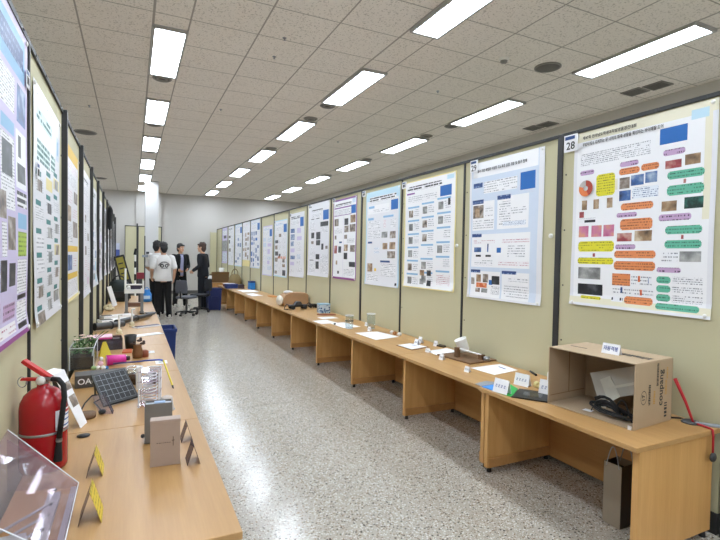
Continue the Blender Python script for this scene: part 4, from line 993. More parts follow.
# things under the desks
def bin_(x, y, sx, sy, h, label, m):
    t = thing('storage_bin', label, 'bin', (x, y, 0))
    b = MB(); a = 0.9
    vs = []
    for z, k in ((0.02, a), (h, 1.0), (h, 0.94), (0.03, a * 0.93)):
        for sx_, sy_ in ((-1, -1), (1, -1), (1, 1), (-1, 1)): vs.append((sx_ * sx / 2 * k, sy_ * sy / 2 * k, z))
    fs = [(i * 4 + k, i * 4 + (k + 1) % 4, (i + 1) * 4 + (k + 1) % 4, (i + 1) * 4 + k) for i in range(3) for k in range(4)] + [(3, 2, 1, 0), (12, 13, 14, 15)]
    b.add(vs, fs); b.build('tub', m, t, 0.004)
    r = MB()
    for q in ((-sx / 2 - 0.012, sx / 2 + 0.012, -sy / 2 - 0.012, -sy / 2), (-sx / 2 - 0.012, sx / 2 + 0.012, sy / 2, sy / 2 + 0.012), (-sx / 2 - 0.012, -sx / 2, -sy / 2, sy / 2), (sx / 2, sx / 2 + 0.012, -sy / 2, sy / 2)):
        r.box(*q, h - 0.04, h)
    r.build('rim', m, t, 0.003)
    MB().box(-sx * 0.25, sx * 0.25, -sy / 2 - 0.02, -sy / 2 + 0.005, h * 0.55, h * 0.65).build('handle', m, t, 0.004)
    for i in (-1, 1):
        for j in (-1, 1): MB().box(i * sx * 0.36 - 0.02, i * sx * 0.36 + 0.02, j * sy * 0.36 - 0.02, j * sy * 0.36 + 0.02, 0, 0.025).build('foot', m, t)
    return t
bin_(0.36, 6.78, 0.32, 0.4, 0.55, 'blue storage bin standing under the aisle edge of the left desks', NAVY)
bin_(2.02, 13.45, 0.36, 0.4, 0.60, 'navy storage bin on the floor at the far end of the right desks', mat('deep_navy', '14235A', 0.5))
t = thing('paper_bag', 'grey kraft gift bag standing under the nearest right desk', 'bag', (2.565, 1.80, 0.0), R(2))
b = MB(); x0, x1, y0, y1, hh = -0.055, 0.075, -0.045, 0.065, 0.36
b.box(x0, x1, y0, y1, 0, 0.003)
b.slab([(x0, y1, 0), (x0, y0, 0), (x0, y0, hh), (x0, y1, hh)], 0.002).slab([(x1, y0, 0), (x1, y1, 0), (x1, y1, hh), (x1, y0, hh)], 0.002)
MB().slab([(x0, y0, 0), (x1, y0, 0), (x1, y0, hh), (x0, y0, hh)], 0.002).build('side_gusset', mat('bag_dark', '3A332C', 0.5), t)
MB().slab([(x1, y1, 0), (x0, y1, 0), (x0, y1, hh), (x1, y1, hh)], 0.002).build('side_gusset', mat('bag_dark', '3A332C', 0.5), t)
b.build('body', KRAFT, t)
MB().box(x0 + 0.004, x1 - 0.004, y0 + 0.004, y1 - 0.004, hh - 0.05, hh - 0.045).build('contents', KRAFTD, t)  # plain dark sheet below the rim, filling the bag's dark opening
for x in (x0, x1): MB().tube([(x, -0.03 + 0.008 * k, hh - 0.02 + 0.12 * math.sin(PI * k / 10)) for k in range(11)], 0.003, 6).build('rope_handle', GREYM, t)

# ------------------------------------------------------------------ things on the left desks
# fire extinguisher
t = thing('fire_extinguisher', 'red fire extinguisher standing against the left panel on the nearest left desk', 'fire extinguisher', (-0.335, 2.37, Z), R(-20))
rr = 0.088
body = MB().lathe([(0, 0.004), (rr * 0.86, 0.004), (rr * 0.9, 0.0), (rr * 0.97, 0.006), (rr, 0.02), (rr, 0.255), (rr * 0.96, 0.285), (rr * 0.8, 0.315), (rr * 0.5, 0.338), (rr * 0.28, 0.345), (rr * 0.26, 0.358), (0, 0.358)], 36).build('cylinder', RED, t)
MB().lathe([(rr + 0.0008, 0.158), (rr + 0.002, 0.160), (rr + 0.002, 0.166), (rr + 0.0008, 0.168)], 36).build('band', GREYM, t)
lb = MB()
def arc_patch(b, a0, a1, z0, z1, r, mi=0, n=10):
    vs = [(r * math.cos(a0 + (a1 - a0) * k / n), r * math.sin(a0 + (a1 - a0) * k / n), z) for k in range(n + 1) for z in (z0, z1)]
    b.add(vs, [(2 * k, 2 * k + 2, 2 * k + 3, 2 * k + 1) for k in range(n)], mi, True)
arc_patch(lb, R(-35), R(40), 0.172, 0.255, rr + 0.0012)
lab = lb.build('label', SHEETW, t)
lb = MB()
for k, z in enumerate((0.182, 0.205, 0.225)): arc_patch(lb, R(-25), R(30), z, z + 0.006, rr + 0.002)
lb.build('label_print', mat('label_blue', '3D64A8', 0.5), lab)
lb = MB(); arc_patch(lb, R(-25), R(30), 0.238, 0.249, rr + 0.002); lb.build('label_heading', REDP, lab)
v = MB().rod((0, 0, 0.355), (0, 0, 0.395), 0.017, 0.014, 16).rod((-0.02, 0, 0.378), (0.035, 0, 0.378), 0.012, 0.012, 12).build('valve', GREYM, t)
MB().lathe([(0, 0.006), (0.016, 0.006), (0.018, 0), (0.018, -0.006), (0, -0.006)], 18, M=Matrix.Translation((0.0, -0.024, 0.376)) @ Matrix.Rotation(PI / 2, 4, 'X')).build('pressure_gauge', WHITEP, t)
MB().prism([(0.035, 0.388), (-0.075, 0.462), (-0.085, 0.45), (-0.07, 0.438), (0.0, 0.39)], -0.014, 0.014).build('lever', REDP, t, 0.003)
MB().prism([(0.02, 0.383), (-0.085, 0.383), (-0.09, 0.372), (0.02, 0.37)], -0.011, 0.011).build('carry_handle', REDP, t, 0.003)
MB().tube([(-0.085 + 0.018 * math.cos(a), 0.0, 0.365 + 0.022 * math.sin(a)) for a in [2 * PI * k / 16 for k in range(17)]], 0.0022, 6).build('pin_ring', GREYM, t)
hs = [(0.03, 0, 0.378), (0.065, -0.012, 0.378), (0.094, -0.03, 0.358), (0.104, -0.042, 0.31), (0.096, -0.05, 0.22), (0.088, -0.052, 0.145)]
MB().tube(hs, 0.0105, 12).build('hose', RUBBER, t)
MB().rod((0.088, -0.052, 0.142), (0.087, -0.052, 0.130), 0.012, 0.012, 12).build('ferrule', GREYM, t)
MB().rod((0.087, -0.052, 0.13), (0.084, -0.054, 0.05), 0.011, 0.017, 14).build('nozzle', RUBBER, t)

# acrylic case in the near corner, grey rails under its sloping lid
t = thing('acrylic_display', 'clear acrylic case with a sloping lid in the near left corner', 'display case', (-0.19, 1.72, Z))
A = [(-0.235, -0.10, 0.205), (0.005, -0.10, 0.018), (0.005, 0.395, 0.018), (-0.235, 0.47, 0.235)]
MB().slab(A, 0.003).build('lid', ACRYL, t)
e = MB()
for a, b_ in ((0, 1), (1, 2), (2, 3)): e.rod(A[a], A[b_], 0.0022, 0.0022, 6)
e.build('lid_edge', EDGEW, t)
MB().slab([(0.005, -0.1, 0), (0.005, 0.395, 0), (0.005, 0.395, 0.018), (0.005, -0.1, 0.018)], 0.003).build('front_wall', ACRYL, t)
MB().slab([(0.005, 0.392, 0.0), (-0.235, 0.465, 0.0), (-0.235, 0.465, 0.20), (0.005, 0.392, 0.015)], 0.003).build('end_wall', ACRYL, t)
f = MB()
MB().box(-0.085, -0.045, -0.3, 0.32, 0.012, 0.03).build('rail', ALU, t, 0.002)
MB().box(-0.018, 0.0, -0.3, 0.37, 0.006, 0.018).build('rail', ALU, t, 0.002)
for k in range(3): MB().rod((-0.235, -0.1 + 0.075 * k, 0.02), (-0.06, 0.06 + 0.085 * k, 0.034), 0.005, 0.005, 8).build('rod', GREYM, t)
MB().box(-0.235, -0.10, -0.3, 0.02, 0.002, 0.05).build('drive_block', ALU, t, 0.003)
for y in (0.05, 0.22, 0.33): MB().rod((-0.065, y, 0.03), (-0.065, y, 0.036), 0.006, 0.006, 8).build('screw', DGREY, t)

# yellow tent cards (ridge along the desk) and their clear holders
def ridge_card(x, y, label, w=0.11, h=0.095, rz=90, yellow=True):
    return tent_card(x, y, Z, w, h, R(rz), label, 0, YELT if yellow else TINTED, spread=0.32, group='folded name cards', back=TINTED if yellow else TINTED)
def uvcard(t):
    for ch in t.children:
        if ch.name.startswith('front_leaf'):
            me = ch.data; l = me.uv_layers.new(name='UVMap')
            for p in me.polygons:
                for li in p.loop_indices:
                    c = me.vertices[me.loops[li].vertex_index].co; l.data[li].uv = (c.x, c.z * 1.05)
t = ridge_card(-0.135, 2.24, 'yellow tent card on the nearest left desk in front of the extinguisher'); uvcard(t)
t = ridge_card(-0.125, 1.86, 'yellow tent card right beside the sloping acrylic lid', 0.11, 0.11); uvcard(t)
t = ridge_card(0.245, 2.19, 'smoky tent card right of the taupe box, nearer one', 0.09, 0.085, 90, False)
t = ridge_card(0.245, 2.46, 'smoky tent card right of the taupe box, farther one', 0.08, 0.085, 90, False)
o = MB().lathe([(0, 0.001), (0.028, 0.001), (0.03, 0.004), (0, 0.004)], 22).build('cable_grommet', BLACK); o.location = (-0.215, 2.70, Z)
tag(o, 'round black cable grommet in the left desk top by the extinguisher', 'grommet')

# leaning document
t = thing('leaning_document', 'white printed document leaning against a stand beside the extinguisher', 'document', (-0.225, 2.86, Z))
q = [(-0.009, -0.02, 0.0), (0.012, 0.055, 0.0), (-0.135, 0.15, 0.30), (-0.142, -0.02, 0.285)]
q = [(-0.012, -0.03, 0.0), (0.010, 0.05, 0.0), (-0.10, 0.10, 0.285), (-0.135, -0.01, 0.285)]
MB().slab(q, 0.003).build('page', SHEETW, t)
def onq(u, v):
    a = [Vector(p) for p in q]; n = (a[1] - a[0]).cross(a[3] - a[0]).normalized()
    return a[0].lerp(a[1], u).lerp(a[3].lerp(a[2], u), v) + n * 0.0012
for u0, u1, v0, v1 in ((0.25, 0.95, 0.66, 0.80), (0.25, 0.95, 0.36, 0.56)):
    b = MB().add([onq(u0, v0), onq(u1, v0), onq(u1, v1), onq(u0, v1)], [(0, 1, 2, 3)])
    b.uvs = {0: [(0, 0), (0.08, 0), (0.08, 0.06), (0, 0.06)]}
    b.build('printed_photo', PM['mixp'], t)
MB().slab([(-0.135, -0.01, 0.285), (-0.10, 0.10, 0.285), (-0.15, 0.11, 0.295), (-0.185, 0.0, 0.30)], 0.002).build('folded_top', SHEETW, t)
MB().slab([(-0.11, 0.0, 0.0), (-0.09, 0.07, 0.0), (-0.12, 0.07, 0.26), (-0.14, 0.0, 0.26)], 0.004).build('stand', BLACK, t)
MB().lathe([(0, 0), (0.045, 0), (0.047, 0.006), (0.047, 0.025), (0, 0.025)], 20, c=(0.0, 0.14, 0)).build('wooden_base', CEDAR, t)
t = thing('clear_stand', 'small clear acrylic stand at the lower left corner of the solar panel', 'stand', (-0.13, 3.02, Z), R(20))
MB().slab([(-0.03, 0.02, 0), (0.03, -0.02, 0), (0.0, 0.05, 0.10), (-0.05, 0.08, 0.10)], 0.003).build('front_leaf', ACRYL, t)
MB().slab([(0.03, -0.02, 0), (0.055, 0.04, 0), (0.02, 0.09, 0.1), (0.0, 0.05, 0.1)], 0.003).build('side_leaf', TINTED, t)
# wires near the document
t = thing('wire', 'thin black wires trailing from the solar panel to the document', 'wire', (-0.20, 3.10, Z))
MB().tube([(0.08, 0.25, 0.01), (0.03, 0.18, 0.02), (0.0, 0.08, 0.03), (0.03, 0.0, 0.02), (0.05, -0.05, 0.006)], 0.004, 6).build('strand', BLACK, t)
MB().tube([(0.09, 0.32, 0.01), (-0.02, 0.24, 0.03), (-0.05, 0.12, 0.02), (-0.06, 0.02, 0.01)], 0.004, 6).build('strand', BLACK, t)
MB().ell((0.05, -0.06, 0.012), (0.02, 0.025, 0.012)).build('clip', BLACK, t)
# dark printed carton
t = thing('printed_carton', 'long dark grey carton with pale lettering behind the solar panel', 'box', (-0.19, 3.74, Z), R(6))
MB().box(-0.16, 0.16, -0.07, 0.07, 0, 0.085).build('body', mat('carton_grey', '514D4A', 0.6), t, 0.003)
txt('OAC', 0.055, SHEETW, 'lettering', t, (-0.085, -0.0708, 0.042), (PI / 2, 0, 0), 'CENTER')
# solar panel
t = thing('solar_panel', 'square black solar panel tilted up on the second left desk', 'solar panel', (-0.05, 3.25, Z))
q = [Vector((-0.096, -0.116, 0.018)), Vector((0.092, 0.02, 0.018)), Vector((0.007, 0.286, 0.142)), Vector((-0.181, 0.15, 0.142))]
MB().slab(q, 0.014).build('frame', BLACK, t, 0.002)
nn = (q[1] - q[0]).cross(q[3] - q[0]).normalized() * 0.0012
def ip(u, v): return q[0].lerp(q[1], u).lerp(q[3].lerp(q[2], u), v) + nn
b = MB().add([ip(0.06, 0.06), ip(0.94, 0.06), ip(0.94, 0.94), ip(0.06, 0.94)], [(0, 1, 2, 3)]); b.uvs = {0: [(0, 0), (1, 0), (1, 1), (0, 1)]}
b.build('cells', SOLAR, t)
MB().rod((-0.16, 0.15, 0.115), (-0.16, 0.2, 0.0), 0.006, 0.006, 8).build('prop', DGREY, t)
MB().rod((0.0, 0.27, 0.115), (0.0, 0.32, 0.0), 0.006, 0.006, 8).build('prop', DGREY, t)
# taupe box and grey box
t = thing('display_box', 'tall taupe box with a faint inscription standing on the nearest left desk', 'box', (0.132, 2.185, Z), R(-4))
MB().box(-0.06, 0.06, 0, 0.05, 0, 0.185).build('body', TAUPE, t, 0.0015)
MB().box(-0.061, 0.061, -0.001, 0.051, 0.185, 0.2).build('lid', TAUPE, t, 0.0015)
b = MB(); rn = random.Random(2); x = -0.035
while x < 0.02:
    l = rn.uniform(0.003, 0.007); b.box(x, x + l, -0.0015, 0, 0.100, 0.1025); x += l + 0.003
b.build('inscription', mat('inscription_brown', '5D4A3E', 0.6), t)
MB().box(0.030, 0.033, -0.0015, 0, 0.085, 0.125).box(0.026, 0.037, -0.0015, 0, 0.107, 0.110).build('emblem', mat('inscription_brown', '5D4A3E', 0.6), t)
t = thing('display_box', 'tall grey box with an open pale top behind the taupe box', 'box', (0.118, 2.47, Z), R(-3))
b = MB()
b.box(-0.062, 0.062, 0, 0.005, 0, 0.19).box(-0.062, 0.062, 0.065, 0.07, 0, 0.19).box(-0.062, -0.057, 0.005, 0.065, 0, 0.19).box(0.057, 0.062, 0.005, 0.065, 0, 0.19).box(-0.062, 0.062, 0, 0.07, 0, 0.004)
b.build('body', GREYB, t)
MB().box(-0.057, 0.057, 0.005, 0.065, 0.172, 0.18).build('inner_tray', mat('tray_grey', 'B6BBC2', 0.3), t)
MB().box(-0.02, 0.03, 0.02, 0.05, 0.18, 0.19).build('insert', mat('pale_blue_card', '9BB0CE', 0.5), t)
MB().ell((-0.07, 0.03, 0.03), (0.01, 0.01, 0.01)).build('knob', DGREY, t)
# clear tower of tubes, cup
t = thing('acrylic_tower', 'clear acrylic tower with stacked shelves behind the grey box', 'model', (0.10, 3.12, Z), R(-8))
for i in (-1, 1):
    for j in (-1, 1): MB().rod((i * 0.055, j * 0.055, 0), (i * 0.055, j * 0.055, 0.22), 0.005, 0.005, 8).build('post', EDGEW, t)
for z in (0.01, 0.08, 0.15, 0.21): MB().box(-0.062, 0.062, -0.062, 0.062, z, z + 0.004).build('shelf', ACRYL, t)
MB().tube([(0.04 * math.cos(k * 0.7), 0.04 * math.sin(k * 0.7), 0.015 + 0.0021 * k) for k in range(90)], 0.004, 6).build('coil', EDGEW, t)
MB().box(-0.075, -0.045, -0.03, 0.0, 0.10, 0.24).build('side_tube', WHITEP, t, 0.006)
t = thing('plastic_cup', 'upturned milky plastic cup right of the acrylic tower', 'cup', (0.185, 2.97, Z))
MB().lathe([(0.044, 0), (0.042, 0.005), (0.032, 0.075), (0.026, 0.08), (0, 0.08)], 24).build('body', MILKY, t)
MB().lathe([(0.044, 0), (0.048, 0.003), (0.044, 0.006), (0.041, 0.003), (0.044, 0)], 24).build('rim', MILKY, t)
# brown drinks
def drink(x, y, r, h, label):
    t = thing('drink_cup', label, 'cup', (x, y, Z), 0, 'clear cups of brown drink')
    MB().lathe([(0, 0.002), (r * 0.8, 0.002), (r, h), (r * 0.96, h), (r * 0.77, 0.006), (0, 0.006)], 24).build('cup', GLASS, t)
    MB().lathe([(0, 0.007), (r * 0.76, 0.007), (r * 0.9, h * 0.62), (0, h * 0.62)], 24).build('drink', COFFEE, t)
    MB().lathe([(r, h - 0.003), (r * 1.05, h), (r, h + 0.003), (r * 0.97, h), (r, h - 0.003)], 24).build('rim', EDGEW, t)
    return t
drink(0.02, 3.64, 0.05, 0.12, 'clear cup of brown drink between the solar panel and the tower'); drink(0.135, 3.60, 0.05, 0.115, 'clear cup of brown drink behind the acrylic tower')
t = thing('bent_straw', 'bent tube of blue and yellow lying over the cups of brown drink', 'straw', (0.09, 3.78, Z + 0.13), R(0))
t.location.z = Z
MB().tube([(-0.22, 0.42, 0.04), (-0.05, 0.06, 0.115), (0.0, 0.0, 0.132), (0.09, -0.02, 0.135), (0.12, -0.03, 0.13)], 0.006, 8).build('blue_tube', mat('royal_blue', '2744A8', 0.4), t)
MB().rod((0.12, -0.03, 0.13), (0.16, -0.35, 0.02), 0.006, 0.006, 8).build('yellow_tube', YEL, t)
MB().rod((0.16, -0.35, 0.02), (0.164, -0.37, 0.008), 0.007, 0.004, 8).build('tip', BLACK, t)
t = thing('pink_cup', 'bright pink cup lying on its side beyond the solar panel', 'cup', (-0.115, 4.33, Z + 0.038), R(12))
t.location.z = Z
Mp = Matrix.Translation((0, 0, 0.043)) @ Matrix.Rotation(PI / 2, 4, 'Y')
MB().lathe([(0, -0.07), (0.043, -0.07), (0.034, 0.07), (0, 0.07)], 26, M=Mp).build('body', PINK, t)
MB().lathe([(0.0, -0.072), (0.035, -0.072), (0.035, -0.0705), (0, -0.0705)], 26, M=Mp).build('open_end', PINKL, t)
# little figures, cards, yellow stand
t = thing('bead_figure', 'cluster toy of white and green beads left of the pink cup', 'figure', (-0.215, 4.17, Z), 0)
for k, (x, y, z, r, m) in enumerate(((-0.05, 0, 0.02, 0.02, LEAF2), (-0.02, 0.01, 0.018, 0.018, WHITEP), (0.015, 0, 0.018, 0.018, WHITEP), (0.04, 0.01, 0.014, 0.014, BLUEP), (-0.005, 0.02, 0.05, 0.02, PINKL), (0.0, 0.02, 0.085, 0.016, WHITEP))):
    MB().ell((x, y, z), (r, r, r), 0, 12, 8).build('bead', m, t)
t = thing('triangle_stand', 'yellow triangular stand behind the bead toy', 'stand', (-0.205, 4.68, Z), R(10))
MB().slab([(-0.05, -0.02, 0), (0.05, -0.02, 0), (0.006, 0.03, 0.13), (-0.02, 0.03, 0.13)], 0.004).build('front_leaf', YEL, t)
MB().slab([(0.05, 0.07, 0), (-0.05, 0.07, 0), (-0.02, 0.034, 0.13), (0.006, 0.034, 0.13)], 0.004).build('back_leaf', YEL, t)
for x, y, sx, sy, lab, h in ((0.225, 4.30, 0.045, 0.06, 'small white card at the aisle edge right of the bent tube', 0.002), (-0.10, 4.62, 0.06, 0.05, 'small white card behind the pink cup', 0.01), (0.13, 4.78, 0.06, 0.05, 'small white card beside the brown paper craft', 0.002)):
    o = MB().box(-sx, sx, -sy, sy, 0, h).build('card', SHEETW); o.location = (x, y, Z); tag(o, lab, 'card')
    MB().box(-sx * 0.5, sx * 0.4, -sy * 0.3, sy * 0.4, h, h + 0.0005).build('printing', GREYS, o)
o = MB().lathe([(0, 0), (0.018, 0), (0.018, 0.03), (0, 0.03)], 14).build('bottle_cap', mat('dark_brown_cap', '2C1C18', 0.5)); o.location = (-0.03, 4.50, Z); tag(o, 'small dark cap right of the white card behind the pink cup', 'cap')
# craft cluster
t = thing('paper_craft', 'brown paper craft tied with dark bows on the third left desk', 'craft', (0.045, 4.56, Z))
MB().lathe([(0, 0), (0.04, 0), (0.046, 0.04), (0.032, 0.10), (0.04, 0.115), (0, 0.115)], 9).build('pouch', BROWN, t)
MB().lathe([(0, 0), (0.035, 0), (0.035, 0.05), (0.02, 0.06), (0, 0.06)], 8, c=(0.055, 0.02, 0)).build('pouch', mat('reddish_pouch', '8C4E38', 0.7), t)
for x, y, z in ((-0.035, -0.01, 0.125), (0.015, 0.0, 0.15), (0.04, 0.015, 0.12)):
    MB().ell((x, y, z), (0.024, 0.014, 0.012), 0, 10, 6).ell((x + 0.01, y, z + 0.014), (0.012, 0.01, 0.014), 0, 10, 6).build('bow', HAIRB, t)
t = thing('dark_cup', 'dark open-topped cup on the third left desk', 'cup', (-0.012, 5.03, Z))
MB().lathe([(0, 0), (0.042, 0), (0.055, 0.125), (0.05, 0.125), (0.038, 0.006), (0, 0.006)], 22).build('body', BLACK, t)
MB().lathe([(0.052, 0.122), (0.058, 0.126), (0.052, 0.13), (0.049, 0.126), (0.052, 0.122)], 22).build('rim', DGREY, t)
# clear box with pink lid
t = thing('clear_box', 'grey see-through box with a bright pink tray on top, third left desk', 'box', (-0.225, 5.10, Z), R(4))
b = MB(); 
b.box(-0.14, 0.14, -0.1, 0.1, 0, 0.005).box(-0.14, 0.14, -0.1, -0.096, 0.005, 0.105).box(-0.14, 0.14, 0.096, 0.1, 0.005, 0.105).box(-0.14, -0.136, -0.096, 0.096, 0.005, 0.105).box(0.136, 0.14, -0.096, 0.096, 0.005, 0.105)
b.build('body', TINTED, t)
MB().box(-0.11, 0.06, -0.07, 0.06, 0.006, 0.06).build('contents', mat('purple_grey', '6E6585', 0.6, var=0.4, scale=40), t)
MB().box(0.06, 0.12, -0.06, 0.06, 0.006, 0.09).build('contents', BLACK, t)
MB().box(-0.15, 0.05, -0.11, 0.06, 0.106, 0.12).build('tray', PINK, t, 0.004)
MB().box(-0.155, 0.055, -0.115, 0.065, 0.12, 0.128).build('tray_rim', PINKL, t, 0.003)
o = sheet('orange_strip', 'orange strip lying right of the see-through box', 'strip', [(-0.07, 4.95), (-0.08, 4.80), (0.0, 4.80), (0.0, 4.95)], mat('orange_red', 'C2603A', 0.6), 0.012)
# glass tank with plants
t = thing('plant_tank', 'glass tank of dark soil with leafy plants and pale flowers by the left panel', 'terrarium', (-0.35, 4.45, Z))
g = MB(); a, bb, hh = 0.082, 0.22, 0.17
g.box(-a, a, -bb, bb, 0, 0.004).box(-a, a, -bb, -bb + 0.004, 0.004, hh).box(-a, a, bb - 0.004, bb, 0.004, hh).box(-a, -a + 0.004, -bb + 0.004, bb - 0.004, 0.004, hh).box(a - 0.004, a, -bb + 0.004, bb - 0.004, 0.004, hh)
g.build('glass_walls', GLASS, t)
MB().box(-a + 0.006, a - 0.006, -bb + 0.006, bb - 0.006, 0.005, 0.095).build('soil', SOIL, t, 0.004)
e = MB()
for i in (-a, a):
    for j in (-bb, bb): e.rod((i, j, 0), (i, j, hh), 0.003, 0.003, 6)
for j in (-bb, bb): e.rod((-a, j, hh), (a, j, hh), 0.003, 0.003, 6)
for i in (-a, a): e.rod((i, -bb, hh), (i, bb, hh), 0.003, 0.003, 6)
e.build('glass_edges', EDGEW, t)
rn = random.Random(8)
for kind, m, n, z0, z1 in (('foliage', LEAF, 110, 0.10, 0.21), ('pale_foliage', LEAF2, 50, 0.11, 0.20)):
    b = MB()
    for k in range(n):
        c = Vector((rn.uniform(-a * 0.85, a * 0.85), rn.uniform(-bb * 0.9, bb * 0.9), rn.uniform(z0, z1)))
        M_ = Matrix.Translation(c) @ Matrix.Rotation(rn.uniform(0, 6.28), 4, 'Z') @ Matrix.Rotation(rn.uniform(-1, 0.6), 4, 'Y')
        l, w = rn.uniform(0.02, 0.045), rn.uniform(0.007, 0.014)
        b.add([(0, 0, 0), (l * 0.5, -w, 0.004), (l, 0, 0), (l * 0.5, w, 0.004), (l * 0.5, 0, -0.003)], [(0, 1, 4), (1, 2, 4), (2, 3, 4), (3, 0, 4)], 0, True, M_)
    o = b.build(kind, m, t); o['kind'] = 'stuff'
for x, y, z in ((-0.05, -0.08, 0.215), (0.0, -0.05, 0.225), (0.035, 0.02, 0.22), (-0.02, 0.08, 0.225), (0.05, 0.10, 0.215)):
    b = MB()
    for k in range(6):
        an = k * PI / 3
        b.ell((x + 0.014 * math.cos(an), y + 0.014 * math.sin(an), z), (0.011, 0.011, 0.005), 0, 8, 5)
    b.ell((x, y, z + 0.003), (0.007, 0.007, 0.006), 0, 8, 5)
    MB().rod((x, y, 0.12), (x, y, z), 0.002, 0.002, 5).build('stem', LEAF, t)
    b.build('flower', FLOWER, t)
for y, dx in ((0.16, 0.14), (0.12, 0.17)):
    MB().slab([(0.04, y - 0.012, 0.15), (0.04, y + 0.012, 0.15), (dx, y + 0.05, 0.235), (dx - 0.01, y + 0.035, 0.235)], 0.002).build('long_leaf', LEAF, t)
MB().tube([(0.06, -0.19, 0.02), (0.07, -0.17, 0.12), (0.09, -0.1, 0.19), (0.1, 0.0, 0.205)], 0.004, 6).build('air_tube', EDGEW, t)

# long black tubes and white strips
def tube_thing(name, label, a, b_, r, m, capm=None, group=None):
    a = Vector(a); b_ = Vector(b_); t = thing(name, label, 'tube', a, 0, group); d = b_ - a
    MB().rod((0, 0, 0), d * 0.55, r, r, 16).build('outer_tube', m, t)
    MB().rod(d * 0.55, d, r * 0.82, r * 0.82, 16).build('inner_tube', m, t)
    MB().rod(d * -0.01, (0, 0, 0), r * 1.08, r * 1.08, 16).build('end_cap', capm or BLACK, t)
    MB().rod(d * 0.53, d * 0.57, r * 1.15, r * 1.15, 16).build('collar', BLACK, t)
    return t
tube_thing('black_tube', 'thick dark grey tube lying across the desk by the left panel', (-0.385, 6.22, Z + 0.056), (-0.09, 6.42, Z + 0.052), 0.042, mat('tube_grey', '3E3D3D', 0.4))
tube_thing('black_tube', 'long black tube pointing away from the thick dark tube', (-0.17, 6.62, Z + 0.046), (0.24, 7.35, Z + 0.042), 0.033, mat('tube_black', '262627', 0.35))
tube_thing('black_tube', 'short dark tube end lying at the aisle edge beyond the long black tube', (0.10, 7.25, Z + 0.03), (0.30, 7.62, Z + 0.028), 0.022, mat('tube_black', '262627', 0.35))
def strip(x0, y0, x1, y1, w, h, m, label, stripe=None, name='white_strip'):
    a = Vector((x0, y0, 0)); d = Vector((x1, y1, 0)) - a; L = d.length
    t = thing(name, label, 'strip', (x0, y0, Z), math.atan2(d.y, d.x))
    MB().box(0, L, -w / 2, w / 2, 0, h).build('board', m, t, 0.001)
    if stripe: MB().box(L * stripe[0], L * stripe[1], -w * 0.25, w * 0.25, h, h + 0.006).build('stripe', stripe[2], t)
    return t
strip(0.0, 5.72, 0.30, 5.86, 0.12, 0.008, SHEETW, 'wide white strip lying across the fourth left desk, nearest one')
strip(0.03, 6.36, 0.30, 6.52, 0.12, 0.012, SHEETW, 'white strip with a dark plum bar beyond the wide white strip', (0.05, 1.0, mat('plum_bar', '3B2F4D', 0.5)))
strip(-0.38, 6.98, -0.04, 7.12, 0.18, 0.035, SHEETW, 'white board with a black piece by the left panel, nearer one', (0.04, 0.4, BLACK))
strip(-0.38, 7.42, 0.0, 7.6, 0.16, 0.035, SHEETW, 'white board with a black piece by the left panel, farther one', (0.02, 0.3, BLACK))
strip(0.20, 7.85, 0.315, 7.95, 0.10, 0.012, BLACK, 'short black strip at the aisle edge before the white model table', None, 'black_strip')
def pvc(x, y, h, label):
    t = thing('white_pipe_post', label, 'post', (x, y, Z), 0, 'white pipe posts')
    MB().rod((0, 0, 0.0), (0, 0, h), 0.011, 0.011, 12).build('pipe', WHITEP, t)
    MB().ell((0, 0, 0.03), (0.03, 0.03, 0.03)).build('joint', CREAM, t)
    MB().box(-0.035, 0.035, -0.03, 0.03, 0, 0.01).build('foot', CREAM, t, 0.003)
    MB().rod((-0.01, 0, h), (0.035, 0, h), 0.011, 0.011, 10).build('elbow', WHITEP, t)
    return t
pvc(-0.13, 5.98, 0.21, 'white pipe post with a cream joint, nearer the camera on the fourth left desk'); pvc(0.0, 6.56, 0.21, 'white pipe post with a cream joint between the black tubes')
# white model table
t = thing('model_table', 'white framed model table on grey legs near the end of the left desks', 'model', (0.03, 7.95, Z))
W2, D2 = 0.135, 0.13
for i in (-1, 1):
    for j in (-1, 1):
        lg = MB().box(i * 0.105 - 0.02, i * 0.105 + 0.02, j * 0.1 - 0.02, j * 0.1 + 0.02, 0.012, 0.31).build('leg', mat('leg_grey', '85878A', 0.4, metal=0.4), t, 0.003)
        MB().box(i * 0.105 - 0.03, i * 0.105 + 0.03, j * 0.1 - 0.03, j * 0.1 + 0.03, 0, 0.014).build('foot', BLACK, lg)
b = MB()
b.box(-W2, W2, -D2, -D2 + 0.03, 0.31, 0.37).box(-W2, W2, D2 - 0.03, D2, 0.31, 0.37).box(-W2, -W2 + 0.03, -D2 + 0.03, D2 - 0.03, 0.31, 0.37).box(W2 - 0.03, W2, -D2 + 0.03, D2 - 0.03, 0.31, 0.37)
b.build('top_frame', WHITEP, t, 0.003)
MB().box(-W2 + 0.03, W2 - 0.03, -D2 + 0.03, D2 - 0.03, 0.325, 0.34).build('table_panel', mat('panel_grey', '8D9396', 0.5), t)
for x in (-W2 + 0.015, W2 - 0.015): MB().rod((x, -D2 + 0.015, 0.37), (x, -D2 + 0.015, 0.68 if x < 0 else 0.5), 0.014, 0.014, 10).build('upright', WHITEP, t)
MB().rod((-W2 + 0.015, -D2 + 0.015, 0.44), (W2 - 0.015, -D2 + 0.015, 0.44), 0.012, 0.012, 10).build('crossbar', WHITEP, t)
MB().box(-0.09, 0.09, -0.04, 0.08, 0.10, 0.16).build('lower_shelf', mat('shelf_brown', '7B5540', 0.6), t)
t = thing('gadget', 'dark purple gadget sitting on the white model table', 'gadget', (0.03, 7.95, Z + 0.34))
MB().box(-0.05, 0.09, -0.06, 0.06, 0, 0.10).build('body', mat('dark_purple', '332C40', 0.5), t, 0.01)
MB().ell((-0.075, -0.02, 0.04), (0.03, 0.03, 0.04)).build('bulb', WHITEP, t)
